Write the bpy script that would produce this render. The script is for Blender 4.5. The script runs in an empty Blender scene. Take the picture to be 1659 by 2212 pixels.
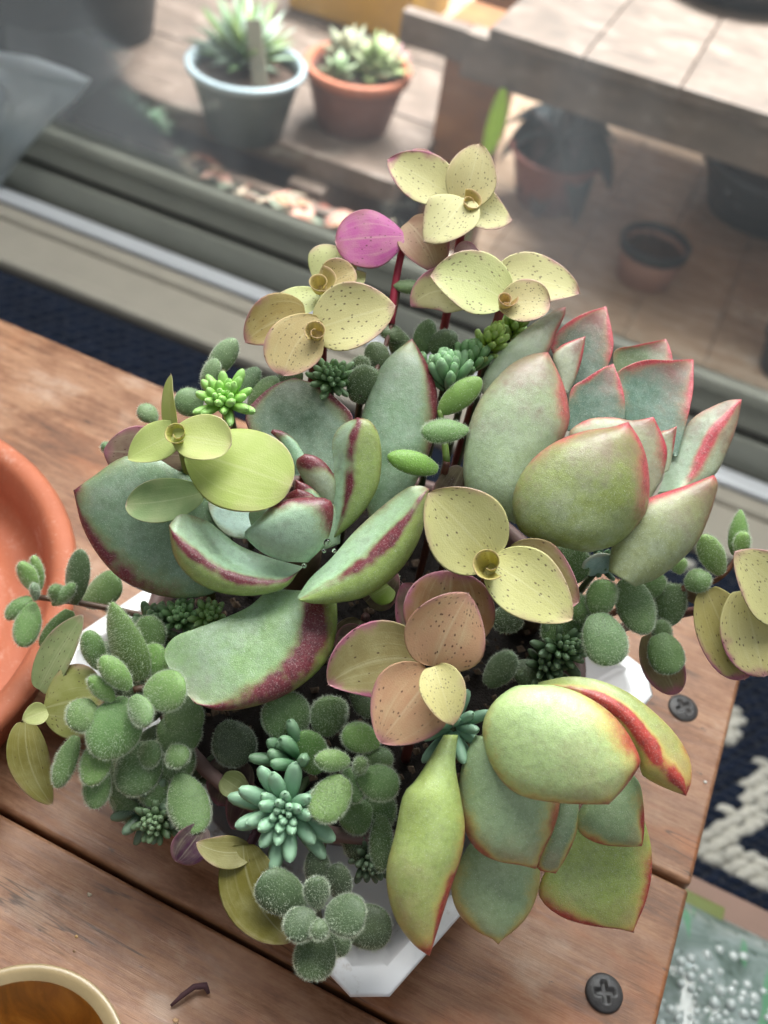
import bpy, bmesh, math, random
from mathutils import Vector, Matrix, noise
R = math.radians
rnd = random.Random(7)
scene = bpy.context.scene
col = scene.collection
# one Blender unit is one centimetre
scene.unit_settings.system = 'METRIC'; scene.unit_settings.scale_length = 0.01; scene.unit_settings.length_unit = 'CENTIMETERS'

# ------------------------------------------------------------------ camera
FPX = 2126.0; CX, CY = 829.5, 1106.0; CAMH = 25.4
_a = Vector((-9830, -4206, FPX)); _b = Vector((1376, -2142, FPX))
_n = _a.cross(_b).normalized()
AX = -_a.normalized(); AZ = -_n; AY = AZ.cross(AX)
def c2w(v):            # (right, down, forward) -> world direction
    v = Vector(v); return Vector((v.dot(AX), v.dot(AY), v.dot(AZ)))
RT, UP, TW = c2w((1, 0, 0)), c2w((0, -1, 0)), c2w((0, 0, -1))
CAM = Vector((0, 0, CAMH))
def ray(x, y): return c2w(((x - CX) / FPX, (y - CY) / FPX, 1.0))
def atd(x, y, d): return CAM + ray(x, y) * d
def atz(x, y, z):
    r = ray(x, y); return CAM + r * ((z - CAMH) / r.z)
def aty(x, y, Y):
    r = ray(x, y); return CAM + r * (Y / r.y)
def fdir(f): return (RT * f[0] + UP * f[1] + TW * f[2]).normalized()
cd = bpy.data.cameras.new('camera'); cam = bpy.data.objects.new('camera', cd); col.objects.link(cam)
cam.matrix_world = Matrix(((RT.x, UP.x, TW.x, CAM.x), (RT.y, UP.y, TW.y, CAM.y), (RT.z, UP.z, TW.z, CAM.z), (0, 0, 0, 1)))
cd.sensor_fit = 'VERTICAL'; cd.sensor_height = 24.0; cd.lens = 24.0 * FPX / 2212.0
cd.clip_start = 0.5; cd.clip_end = 3000
cd.dof.use_dof = True; cd.dof.focus_distance = 22.3
cd.dof.aperture_fstop = (cd.lens * 1e-3) / 0.24
scene.camera = cam
# ------------------------------------------------------------------ light: daylight through the glass door, plus added fill lamps indoors
w = bpy.data.worlds.new('World'); scene.world = w; w.use_nodes = True
w.node_tree.nodes['Background'].inputs[0].default_value = (0.80, 0.90, 1.0, 1)
w.node_tree.nodes['Background'].inputs[1].default_value = 0.15
def area(name, loc, target, sx, sy, power, colr):
    l = bpy.data.lights.new(name, 'AREA'); l.shape = 'RECTANGLE'; l.size = sx; l.size_y = sy; l.energy = power; l.color = colr
    o = bpy.data.objects.new(name, l); col.objects.link(o); o.location = loc
    o.rotation_euler = (Vector(target) - Vector(loc)).to_track_quat('-Z', 'Y').to_euler(); return o
area('daylight', (0, 250, 300), (-5, 35, -5), 250, 170, 5600000, (0.94, 0.97, 1.0))
area('added_plant_fill', (-18, 46, 74), (-4, 14, 5), 70, 45, 64000, (1.0, 0.99, 0.95))  # added lamp inside the glass, brightens the plant from above
area('added_room_fill', (60, -60, 110), (0, 12, 3), 90, 90, 11000, (1.0, 0.95, 0.88))  # added unseen fill behind the camera, lifts the plant's front faces
scene.view_settings.view_transform = 'Standard'; scene.view_settings.look = 'None'
scene.view_settings.exposure = 0.86; scene.view_settings.gamma = 1.0
scene.cycles.max_bounces = 8; scene.cycles.transparent_max_bounces = 12

# ------------------------------------------------------------------ material helpers
def hx(s):
    s = s.lstrip('#'); c = [int(s[i:i + 2], 16) / 255 for i in (0, 2, 4)]
    return tuple(x / 12.92 if x <= .04045 else ((x + .055) / 1.055) ** 2.4 for x in c)
class M:
    def __init__(s, name):
        s.m = bpy.data.materials.new(name); s.m.use_nodes = True; s.t = s.m.node_tree; s.n = s.t.nodes; s.l = s.t.links
        s.p = s.n['Principled BSDF']; s.out = s.n['Material Output']
    def put(s, sock, v):
        if isinstance(v, bpy.types.NodeSocket): s.l.new(v, sock)
        elif v is not None:
            if sock.type == 'RGBA' and hasattr(v, '__len__') and len(v) == 3: v = (*v, 1)
            sock.default_value = v
    def math(s, op, a, b=None, c=None, clamp=False):
        n = s.n.new('ShaderNodeMath'); n.operation = op; n.use_clamp = clamp
        for i, v in enumerate((a, b, c)): s.put(n.inputs[i], v)
        return n.outputs[0]
    def mix(s, f, a, b, mode='MIX'):
        n = s.n.new('ShaderNodeMix'); n.data_type = 'RGBA'; n.blend_type = mode
        s.put(n.inputs[0], f); s.put(n.inputs[6], a); s.put(n.inputs[7], b); return n.outputs[2]
    def ss(s, x, lo, hi, a=0.0, b=1.0):
        n = s.n.new('ShaderNodeMapRange'); n.interpolation_type = 'SMOOTHSTEP'
        for i, v in enumerate((x, lo, hi, a, b)): s.put(n.inputs[i], v)
        return n.outputs[0]
    def coord(s, kind='Object', scale=(1, 1, 1), rot=(0, 0, 0)):
        c = s.n.new('ShaderNodeTexCoord'); m = s.n.new('ShaderNodeMapping'); m.inputs['Scale'].default_value = scale
        m.inputs['Rotation'].default_value = rot
        s.l.new(c.outputs[kind], m.inputs[0]); return m.outputs[0]
    def noise(s, vec, scale, detail=4, rough=.55, dist=0.0):
        n = s.n.new('ShaderNodeTexNoise'); s.put(n.inputs['Vector'], vec); n.inputs['Scale'].default_value = scale
        n.inputs['Detail'].default_value = detail; n.inputs['Roughness'].default_value = rough; n.inputs['Distortion'].default_value = dist
        return n.outputs['Fac']
    def vor(s, vec, scale, feature='F1', rand=1.0):
        n = s.n.new('ShaderNodeTexVoronoi'); n.feature = feature; s.put(n.inputs['Vector'], vec); n.inputs['Scale'].default_value = scale
        n.inputs['Randomness'].default_value = rand; return n
    def attr(s, name, kind='GEOMETRY'):
        n = s.n.new('ShaderNodeAttribute'); n.attribute_type = kind; n.attribute_name = name; return n
    def objcol(s):
        n = s.n.new('ShaderNodeObjectInfo'); return n.outputs['Color'], n.outputs['Alpha'], n.outputs['Random']
    def ramp(s, f, stops):
        n = s.n.new('ShaderNodeValToRGB'); e = n.color_ramp.elements
        for i, (p, c) in enumerate(stops):
            x = e[i] if i < 2 else e.new(p)
            x.position = p; x.color = (*c, 1)
        s.put(n.inputs[0], f); return n.outputs[0]
    def bump(s, h, strength=.3, dist=.02):
        n = s.n.new('ShaderNodeBump'); n.inputs['Strength'].default_value = strength; n.inputs['Distance'].default_value = dist
        s.put(n.inputs['Height'], h); s.l.new(n.outputs[0], s.p.inputs['Normal']); return n.outputs[0]
    def set(s, **k):
        names = dict(col='Base Color', rough='Roughness', metal='Metallic', spec='Specular IOR Level', sss='Subsurface Weight', sssr='Subsurface Radius',
                     ssss='Subsurface Scale', sheen='Sheen Weight', sheenr='Sheen Roughness', coat='Coat Weight', coatr='Coat Roughness', alpha='Alpha', trans='Transmission Weight', ior='IOR')
        for a, v in k.items(): s.put(s.p.inputs[names[a]], v)
        return s
    def translucent(s, colr, fac):
        t = s.n.new('ShaderNodeBsdfTranslucent'); s.put(t.inputs[0], colr)
        mx = s.n.new('ShaderNodeMixShader'); s.put(mx.inputs[0], fac)
        s.l.new(s.p.outputs[0], mx.inputs[1]); s.l.new(t.outputs[0], mx.inputs[2]); s.l.new(mx.outputs[0], s.out.inputs[0])

def simple(name, c, rough=.6, var=.25, scale=3.0, bump=.15, metal=0.0, spec=.4, bdist=.03):
    m = M(name); v = m.coord('Object'); n = m.noise(v, scale, 6)
    m.set(col=m.mix(n, tuple(x * (1 - var) for x in c), tuple(min(1, x * (1 + var)) for x in c)), rough=rough, metal=metal, spec=spec)
    if bump: m.bump(m.noise(v, scale * 6, 4), bump, bdist)
    return m.m

def echeveria_mat(name, redc, glau, backc, gl_amt, halo, halo_amt, blush, blush_amt):
    m = M(name); oc, oa, orr = m.objcol(); v = m.coord('Object')
    rim = m.attr('rim').outputs['Fac']; back = m.attr('back').outputs['Fac']; u = m.attr('along').outputs['Fac']
    n1 = m.noise(v, 1.0, 6, .68); n2 = m.noise(v, 6, 5, .68); n3 = m.noise(v, 26, 3, .7); n4 = m.noise(v, 2.4, 5, .65)
    base = m.mix(m.math('MULTIPLY', back, .85), oc, backc)
    bloom = m.math('MULTIPLY', m.ss(n1, .30, .80), gl_amt)
    bloom = m.math('MULTIPLY', bloom, m.math('SUBTRACT', 1.0, m.math('ADD', rim, m.math('MULTIPLY', back, .7)), clamp=True))
    c = m.mix(bloom, base, glau)
    c = m.mix(m.ss(n2, .38, .72, 0, .42), c, m.mix(.6, c, (.03, .05, .0)))
    c = m.mix(m.ss(n3, .52, .76, 0, .42), c, m.mix(.5, c, (.74, .80, .66)))
    c = m.mix(m.ss(m.noise(v, 44, 2, .6), .60, .72, 0, .5), c, (.80, .85, .76))
    c = m.mix(m.math('MULTIPLY', m.ss(m.noise(v, 2.0, 7, .75), .56, .66), .30), c, m.mix(.6, c, (.16, .17, .08)))
    bl = m.math('MULTIPLY', m.ss(m.math('ADD', u, m.math('MULTIPLY', m.math('SUBTRACT', n1, .5), .9)), .40, .98), blush_amt)
    c = m.mix(m.math('MULTIPLY', bl, oa, clamp=True), c, blush)
    e = m.math('MULTIPLY', rim, m.ss(m.noise(v, .75, 3, .6), .32, .60, .62, 1.2)); e = m.math('ADD', e, m.math('MULTIPLY', m.math('SUBTRACT', n4, .5), .62))
    e = m.math('ADD', e, m.math('MULTIPLY', m.math('SUBTRACT', n3, .5), .38))
    c = m.mix(m.math('MULTIPLY', m.ss(e, .12, .55), halo_amt), c, halo)
    red = m.math('MULTIPLY', m.ss(e, .30, .92), oa, clamp=True)
    c = m.mix(red, c, m.mix(m.ss(n2, .4, .7), redc, tuple(x * .62 for x in redc)))
    c = m.mix(m.math('MULTIPLY', red, m.ss(n3, .50, .72, 0, .45)), c, m.mix(.6, c, (.80, .68, .62)))
    tip = m.attr('tipm').outputs['Fac']
    c = m.mix(m.math('MULTIPLY', m.ss(tip, .45, 1.0), oa, clamp=True), c, tuple(x * .55 for x in redc))
    sp = m.vor(v, 7.5); spot = m.math('MULTIPLY', m.ss(sp.outputs['Distance'], .04, .11, 1, 0), m.ss(m.noise(v, 1.1, 2), .52, .62))
    c = m.mix(m.math('MULTIPLY', spot, .5), c, (.16, .07, .04))
    sp2 = m.vor(v, 13); c = m.mix(m.math('MULTIPLY', m.ss(sp2.outputs['Distance'], .06, .16, 1, 0), m.ss(m.noise(v, 1.7, 2), .55, .62, 0, .45)), c, (.75, .8, .74))
    m.set(col=c, rough=m.ss(n2, .25, .75, .30, .50), spec=.65, sss=.10, sssr=(.5, .5, .12), ssss=.35)
    cell = m.noise(v, 48, 2, .5)
    m.bump(m.math('ADD', m.math('MULTIPLY', cell, .60), m.math('ADD', m.math('MULTIPLY', m.noise(v, 3, 4), 1.5), m.math('MULTIPLY', n2, .35))), .45, .022)
    return m.m
MA = echeveria_mat('maroon_edged_leaf', hx('#6a1c2a'), hx('#b2ccb8'), hx('#93a848'), .62, hx('#86904f'), .45, hx('#6d4a52'), .30)
MB = echeveria_mat('pink_edged_leaf', hx('#b9424c'), hx('#c6d6cc'), hx('#a4ab8d'), .42, hx('#a8906c'), .45, hx('#7c4a44'), .85)
MC = echeveria_mat('coral_edged_leaf', hx('#b03c31'), hx('#bcd2a4'), hx('#a9bd58'), .40, hx('#cdbd64'), .62, hx('#b0704e'), .40)

def creeper_mat():
    m = M('spotted_creeper_leaf'); oc, oa, orr = m.objcol(); v = m.coord('Object')
    rim = m.attr('rim').outputs['Fac']; uvn = m.n.new('ShaderNodeUVMap'); uvn.uv_map = 'UVMap'
    sep = m.n.new('ShaderNodeSeparateXYZ'); m.l.new(uvn.outputs[0], sep.inputs[0]); u, vv = sep.outputs[0], sep.outputs[1]
    n1 = m.noise(v, 2.2, 5, .6); n2 = m.noise(v, 14, 3)
    c = m.mix(m.math('MULTIPLY', m.ss(n1, .35, .7), .35), oc, m.mix(.5, oc, (.74, .74, .40)))
    # veins run lengthwise and converge on the tip
    mp = m.n.new('ShaderNodeCombineXYZ'); m.put(mp.inputs[0], m.math('MULTIPLY', u, .7)); m.put(mp.inputs[1], m.math('MULTIPLY', vv, 22.0)); m.put(mp.inputs[2], m.math('MULTIPLY', orr, 9.0))
    vein = m.noise(mp.outputs[0], 1.0, 3, .6)
    c = m.mix(m.ss(vein, .52, .72, 0, .30), c, m.mix(.6, c, (.80, .80, .50)))
    mid = m.ss(m.math('ABSOLUTE', m.math('SUBTRACT', vv, .5)), .0, .03, .35, 0)
    c = m.mix(mid, c, m.mix(.6, c, (.85, .84, .55)))
    e = m.math('ADD', rim, m.math('MULTIPLY', m.math('SUBTRACT', n1, .5), 1.5))
    pk = m.ss(e, .25, 1.05)
    c = m.mix(m.math('MULTIPLY', pk, oa, clamp=True), c, hx('#a8647c'))
    line = m.ss(rim, .86, .97, 0, .55); c = m.mix(line, c, hx('#d9b9b2'))
    # short dark dashes
    mq = m.n.new('ShaderNodeCombineXYZ'); m.put(mq.inputs[0], m.math('MULTIPLY', u, 14.0)); m.put(mq.inputs[1], m.math('MULTIPLY', vv, 19.0)); m.put(mq.inputs[2], m.math('MULTIPLY', orr, 40.0))
    vo = m.vor(mq.outputs[0], 1.0); spot = m.ss(vo.outputs['Distance'], .15, .26, 1, 0)
    keep = m.n.new('ShaderNodeSeparateColor'); m.l.new(vo.outputs['Color'], keep.inputs[0])
    amt = m.attr('spots', 'OBJECT').outputs['Fac']
    spot = m.math('MULTIPLY', spot, m.ss(m.noise(v, 1.3, 2), .30, .46)); spot = m.math('MULTIPLY', spot, m.math('GREATER_THAN', m.math('ADD', keep.outputs[0], m.math('MULTIPLY', amt, 1.6)), 1.0))
    c = m.mix(m.math('MULTIPLY', spot, .9), c, hx('#3f1a2a'))
    m.set(col=c, rough=.5, spec=.35)
    m.bump(m.math('ADD', vein, m.math('MULTIPLY', m.vor(v, 30).outputs['Distance'], .7)), .30, .015)
    m.translucent(m.mix(.5, c, (.75, .72, .25)), .32)
    return m.m
MT = creeper_mat()

def fuzzy_mat():
    m = M('hairy_green_leaf'); oc, oa, orr = m.objcol(); v = m.coord('Object')
    n1 = m.noise(v, 3, 5, .6); n2 = m.noise(v, 22, 4, .7); u = m.attr('along').outputs['Fac']
    c = m.mix(n1, m.mix(.35, oc, (0, .01, 0)), m.mix(.15, oc, (.5, .6, .3)))
    c = m.mix(m.ss(n2, .5, .8, 0, .30), c, m.mix(.5, c, (.55, .65, .42)))
    m.set(col=c, rough=.45, spec=.4, sheen=.6, sheenr=.4, sss=.08, sssr=(.3, .5, .1), ssss=.2)
    m.bump(m.math('ADD', m.noise(v, 26, 3, .6), m.math('MULTIPLY', n1, .8)), .5, .03)
    return m.m
MF = fuzzy_mat()
def hair_mat():
    m = M('white_leaf_hair'); m.set(col=(.62, .70, .55), rough=.4, spec=.5); m.translucent((.75, .8, .65), .4); return m.m
MH = hair_mat()
def finger_mat():
    m = M('finger_leaf'); oc, oa, orr = m.objcol(); v = m.coord('Object')
    u = m.attr('along').outputs['Fac']; n1 = m.noise(v, 3.5, 4)
    c = m.mix(m.math('MULTIPLY', m.ss(u, .3, 1), .4), oc, m.mix(.5, oc, (.6, .78, .55)))
    c = m.mix(m.ss(n1, .4, .8, 0, .3), c, m.mix(.5, c, (.02, .05, .02)))
    m.set(col=c, rough=.45, spec=.4, sss=.12, sssr=(.3, .5, .2), ssss=.25); m.bump(m.noise(v, 18, 3), .2, .02)
    return m.m
MS = finger_mat()
def stem_mat():
    m = M('plant_stem'); oc, oa, orr = m.objcol(); v = m.coord('Object')
    m.set(col=m.mix(m.noise(v, 3, 4), m.mix(.4, oc, (0, 0, 0)), oc), rough=.5); m.bump(m.noise(v, 12, 3), .3, .03); return m.m
MST = stem_mat()

def wood_mat(name, stops, gscale=1.0, rough=.5, worn=.5):
    m = M(name); oi = m.n.new('ShaderNodeObjectInfo'); off = m.n.new('ShaderNodeVectorMath'); off.operation = 'ADD'
    v0 = m.coord('Object'); m.l.new(v0, off.inputs[0])
    sc = m.n.new('ShaderNodeVectorMath'); sc.operation = 'SCALE'; m.l.new(oi.outputs['Random'], sc.inputs[3]); sc.inputs[0].default_value = (50, 31, 17)
    m.l.new(sc.outputs[0], off.inputs[1])
    def mp(s, rot=0):
        n = m.n.new('ShaderNodeMapping'); n.inputs['Scale'].default_value = s; m.l.new(off.outputs[0], n.inputs[0]); return n.outputs[0]
    g1 = m.noise(mp((.20 * gscale, .9 * gscale, .9 * gscale)), 1.0, 8, .68, .8)
    g2 = m.noise(mp((.35 * gscale, 6 * gscale, 6 * gscale)), 1.0, 5, .65, .4)
    blot = m.noise(mp((.35, .5, .5)), 1.0, 5, .6)
    f = m.math('ADD', m.math('MULTIPLY', g1, .42), m.math('MULTIPLY', g2, .22)); f = m.math('ADD', f, m.math('MULTIPLY', m.noise(mp((2.5, 6, 6)), 1.0, 6, .75), .22)); f = m.math('ADD', f, m.math('MULTIPLY', blot, .35))
    c = m.ramp(m.math('SUBTRACT', f, .10), stops)
    fine = m.noise(mp((1.2 * gscale, 22 * gscale, 22 * gscale)), 1.0, 4, .7)
    c = m.mix(m.ss(fine, .56, .72, 0, .45), c, m.mix(.55, c, (.02, .01, .008)))
    c = m.mix(m.ss(blot, .55, .72, 0, worn), c, m.mix(.5, c, (.50, .40, .32)))
    c = m.mix(m.ss(m.noise(mp((.16, .35, .35)), 1.0, 5, .6), .54, .70, 0, .45 if worn > .6 else 0), c, m.mix(.6, c, hx('#c0703c')))
    pit = m.ss(m.noise(mp((2.2, 4.5, 4.5)), 1.0, 4, .7), .66, .72, 0, .7); c = m.mix(pit, c, (.05, .035, .03))
    crack = m.ss(m.math('ABSOLUTE', m.math('SUBTRACT', m.noise(mp((.09, 1.3, 1.3)), 1.0, 3, .5, .3), .5)), .0, .012, .8, 0)
    crack = m.math('MULTIPLY', crack, m.ss(m.noise(mp((.2, .6, .6)), 1.0, 2), .5, .62)); c = m.mix(crack, c, (.035, .02, .014))
    m.set(col=c, rough=m.ss(g2, .3, .7, rough - .1, rough + .14), spec=.4)
    m.bump(m.math('ADD', m.math('MULTIPLY', g2, .7), m.math('MULTIPLY', fine, .5)), .35, .03)
    return m.m
WOOD = wood_mat('stained_bench_wood', [(.30, hx('#432818')), (.46, hx('#7a5238')), (.60, hx('#a0785b')), (.74, hx('#ba967b')), (.9, hx('#d0b8a2'))], 1.5, .42, .75)
GREYWOOD = wood_mat('weathered_shelf_wood', [(.30, hx('#40342c')), (.5, hx('#6c584b')), (.7, hx('#8a7468')), (.9, hx('#a59388'))], .35, .55, .3)
DECKWOOD = wood_mat('wet_deck_wood', [(.30, hx('#846852')), (.5, hx('#b6967c')), (.7, hx('#d6bda8')), (.9, hx('#e8d8ca'))], .3, .24, .5)
ORANGEWOOD = wood_mat('orange_post_wood', [(.30, hx('#5c3418')), (.5, hx('#955a28')), (.7, hx('#b0733a')), (.9, hx('#c08c54'))], .4, .5, .1)
BOARD = simple('brown_board', hx('#8a6f62'), .6, .15, .6, .2)
CERAM = None
def ceramic():
    m = M('white_glazed_ceramic'); v = m.coord('Object'); n = m.noise(v, 1.1, 5)
    d = m.math('MULTIPLY', m.ss(m.noise(v, .7, 6, .7), .54, .68), m.ss(m.noise(v, 6, 4), .35, .62))
    c = m.mix(m.math('MULTIPLY', d, .7), (.78, .78, .79), (.30, .22, .15)); m.set(col=c, rough=.32, spec=.45); m.bump(m.noise(v, 5, 3), .06, .03); return m.m
CERAM = ceramic()
MAUVE = simple('mauve_brown_clay', hx('#6a544f'), .62, .2, 1.6, .25)
SOIL = simple('dark_potting_soil', hx('#1d1511'), .9, .6, 4, .9, bdist=.15)
def terracotta_mat(name, c, rough=.62):
    m = M(name); v = m.coord('Object'); n = m.noise(v, .7, 6, .6); n2 = m.noise(v, 9, 4)
    cc = m.mix(n, tuple(x * .8 for x in c), tuple(min(1, x * 1.18) for x in c)); cc = m.mix(m.ss(n2, .55, .75, 0, .18), cc, (.62, .40, .30)); cc = m.mix(m.ss(m.noise(v, 1.4, 7, .72), .56, .72, 0, .35), cc, (.66, .50, .42)); cc = m.mix(m.ss(m.noise(v, 3.1, 6, .7), .62, .74, 0, .5), cc, (.22, .10, .06))
    m.set(col=cc, rough=rough, spec=.3); m.bump(m.noise(v, 14, 4), .15, .03); return m.m
TERRA = terracotta_mat('terracotta', hx('#b0674b')); TERRADARK = terracotta_mat('shaded_old_clay', hx('#7a4a3c'))
def brass():
    m = M('golden_bowl_wood'); v = m.coord('Object', (1, 1, .4)); n = m.noise(v, .55, 6, .6, 2.5); n2 = m.noise(m.coord('Object', (1.0, 1.0, 14)), .4, 4)
    c = m.ramp(n, [(.25, hx('#4a2c0c')), (.45, hx('#8a5a1c')), (.62, hx('#b4853a')), (.8, hx('#d0a860'))])
    m.set(col=c, rough=.3, spec=.5, coat=.3, coatr=.2); return m.m
BRASS = brass(); BRIM = simple('bowl_rim_glaze', hx('#857455'), .28, .25, 1.5, .1)
def metalm(name, c, rough, metal=.85):
    m = M(name); v = m.coord('Object', (.02, 3, 3)); n = m.noise(v, 1, 4)
    m.set(col=m.mix(n, tuple(x * .8 for x in c), c), rough=rough, metal=metal); return m.m
ALU = metalm('bright_aluminium', (.88, .91, .95), .3, .3)
BEIGE = simple('beige_door_frame', hx('#aaa497'), .42, .12, .5, .05)
BEIGED = simple('grey_green_door_rail', hx('#9b9d92'), .45, .15, .3, .05)
BLACKR = simple('black_rubber_channel', (.018, .017, .016), .55, .3, 2, .1)
SCREWM = simple('dark_coated_screw', (.045, .042, .042), .42, .5, 5, .3)
def glass_mat():
    m = M('painted_haze_glass'); n = m.n; v = m.coord('Object', (1, 1, 1))
    tr = n.new('ShaderNodeBsdfTransparent'); tr.inputs[0].default_value = (.93, .96, .95, 1)
    gl = n.new('ShaderNodeBsdfGlossy'); gl.inputs['Roughness'].default_value = .04; gl.inputs[0].default_value = (1, 1, 1, 1)
    df = n.new('ShaderNodeBsdfDiffuse'); df.inputs[0].default_value = (.75, .77, .78, 1)
    tl = n.new('ShaderNodeBsdfTranslucent'); tl.inputs[0].default_value = (.75, .77, .78, 1)
    fr = n.new('ShaderNodeFresnel'); fr.inputs[0].default_value = 1.45
    a = n.new('ShaderNodeMixShader'); m.put(a.inputs[0], m.math('MULTIPLY', fr.outputs[0], 1.4, clamp=True)); m.l.new(tr.outputs[0], a.inputs[1]); m.l.new(gl.outputs[0], a.inputs[2])
    b = n.new('ShaderNodeMixShader'); b.inputs[0].default_value = .6; m.l.new(df.outputs[0], b.inputs[1]); m.l.new(tl.outputs[0], b.inputs[2])
    wv = m.coord('Object', (.035, .035, .012), (0, .6, 0))
    sm = m.ss(m.noise(wv, 1.0, 4, .55, .4), .48, .76, 0, .05)  # broad soft reflections painted into the pane as pale bands
    dust = m.ss(m.vor(m.coord('Object'), .9).outputs['Distance'], .02, .06, .25, 0)
    sm = m.math('ADD', sm, m.math('ADD', dust, m.math('ADD', m.math('MULTIPLY', m.noise(v, .05, 4), .035), .003)))  # dust specks plus a painted veil of haze
    c = n.new('ShaderNodeMixShader'); m.put(c.inputs[0], sm); m.l.new(a.outputs[0], c.inputs[1]); m.l.new(b.outputs[0], c.inputs[2])
    m.l.new(c.outputs[0], m.out.inputs[0]); return m.m
GLASS = glass_mat()
PLASTIC_BLACK = simple('grey_nursery_plastic', hx('#4d5553'), .4, .15, 1, .05)
RIMLIGHT = simple('pale_plastic_rim', hx('#9aa3a6'), .35, .1, 1, .05)
BLACKPOT = simple('black_plastic_pot', hx('#35383a'), .45, .2, .6, .08)
REDPOT = terracotta_mat('red_brown_pot', hx('#8a4f44'), .5)
def tintmat(name, rough=.55, trans=0.0, spec=.4):
    m = M(name); oc, oa, orr = m.objcol(); v = m.coord('Object'); n = m.noise(v, .6, 5)
    c = m.mix(n, m.mix(.35, oc, (0, 0, 0)), oc); m.set(col=c, rough=rough, spec=spec)
    if trans: m.translucent(c, trans)
    return m.m
LEAFBG = tintmat('outdoor_plant_leaf', .5, .2); DEBRIS = tintmat('dry_debris', .8); PAPER = tintmat('matt_tag_plastic', .55)
def plastic_sheet():
    m = M('milky_plastic_sheet'); v = m.coord('Object'); m.set(col=(.72, .80, .84), rough=.28, spec=.6); m.bump(m.noise(v, .25, 4), .4, .6)
    tp = m.n.new('ShaderNodeBsdfTransparent'); mx = m.n.new('ShaderNodeMixShader'); mx.inputs[0].default_value = .30
    t2 = m.n.new('ShaderNodeBsdfTranslucent'); t2.inputs[0].default_value = (.93, .97, 1, 1); m2 = m.n.new('ShaderNodeMixShader'); m2.inputs[0].default_value = .8
    m.l.new(m.p.outputs[0], m2.inputs[1]); m.l.new(t2.outputs[0], m2.inputs[2]); m.l.new(m2.outputs[0], mx.inputs[1]); m.l.new(tp.outputs[0], mx.inputs[2]); m.l.new(mx.outputs[0], m.out.inputs[0]); return m.m
SHEET = plastic_sheet()
def bag_mat():
    m = M('printed_clear_bag'); v = m.coord('Object'); n = m.noise(v, .5, 4, .6, .8); n2 = m.noise(v, 2.2, 5)
    c = m.ramp(n, [(.3, hx('#46544a')), (.47, hx('#76857f')), (.6, hx('#8f9b98')), (.72, hx('#a8b3b1'))])
    st = m.ss(m.noise(m.coord('Object', (1.1, .16, .2), (0, 0, .5)), .9, 2), .60, .66, 0, .55); c = m.mix(st, c, hx('#4d9a63'))
    c = m.mix(m.ss(n2, .56, .72, 0, .6), c, hx('#24382a')); m.set(col=c, rough=.12, spec=.6); m.bump(m.noise(v, .9, 4), .3, .2); return m.m
BAG = bag_mat()
def bead():
    m = M('clear_water_bead'); m.set(col=(.50, .56, .54), rough=.16, spec=1.0, coat=1.0, coatr=.12); return m.m
BEAD = bead()
DROP = M('clear_drop').set(col=(1, 1, 1), rough=.02, spec=.5, trans=1.0, ior=1.33).m
RUGM = None
def rugm():
    m = M('knitted_rug_yarn'); a = m.attr('yarn'); v = m.coord('Object'); n = m.noise(v, 3, 5, .7)
    c = m.mix(n, m.mix(.4, a.outputs['Color'], (0, 0, 0)), a.outputs['Color']); m.set(col=c, rough=.9, spec=.15, sheen=.2); m.bump(m.noise(v, 7, 3), .5, .08); return m.m
RUGM = rugm()
NAVY = simple('navy_rug_backing', hx('#0b1626'), .95, .4, 3, .3)
YELLOW = simple('yellow_plastic', hx('#c9962e'), .5, .15, .3, .05)

# ------------------------------------------------------------------ object helpers
def link(name, me, parent=None, mats=(), loc=None, smooth=True):
    o = bpy.data.objects.new(name, me); col.objects.link(o)
    for m in mats: me.materials.append(m)
    if smooth: me.polygons.foreach_set('use_smooth', [True] * len(me.polygons))
    if parent: o.parent = parent
    if loc is not None: o.location = loc
    return o
def tag(o, label=None, cat=None, group=None, kind=None):
    for k, v in (('label', label), ('category', cat), ('group', group), ('kind', kind)):
        if v: o[k] = v
    return o
def thing(name, label, cat, loc, group=None):
    o = bpy.data.objects.new(name, None); col.objects.link(o); o.location = loc; o.empty_display_size = .5
    return tag(o, label, cat, group)
def from_pd(name, vs, fs, mat, parent=None, origin=None, smooth=True):
    org = Vector(origin) if origin is not None else Vector((0, 0, 0))
    me = bpy.data.meshes.new(name); me.from_pydata([Vector(v) - org for v in vs], [], fs)
    pl = (org - parent.location) if parent else org
    return link(name, me, parent, (mat,), pl, smooth)
def bm_obj(name, bm, mat, parent=None, origin=None, smooth=False):
    org = Vector(origin) if origin is not None else Vector((0, 0, 0))
    bmesh.ops.translate(bm, verts=bm.verts, vec=-org)
    bmesh.ops.recalc_face_normals(bm, faces=bm.faces)
    me = bpy.data.meshes.new(name); bm.to_mesh(me); bm.free()
    return link(name, me, parent, (mat,), (org - parent.location) if parent else org, smooth)
def box(lo, hi, bev=0.0, seg=2):
    bm = bmesh.new(); bmesh.ops.create_cube(bm, size=1)
    lo, hi = Vector(lo), Vector(hi)
    for v in bm.verts: v.co = Vector([(lo[i] + hi[i]) / 2 + v.co[i] * (hi[i] - lo[i]) for i in range(3)])
    if bev: bmesh.ops.bevel(bm, geom=bm.edges[:] , offset=bev, segments=seg, affect='EDGES', profile=.6)
    return bm
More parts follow.
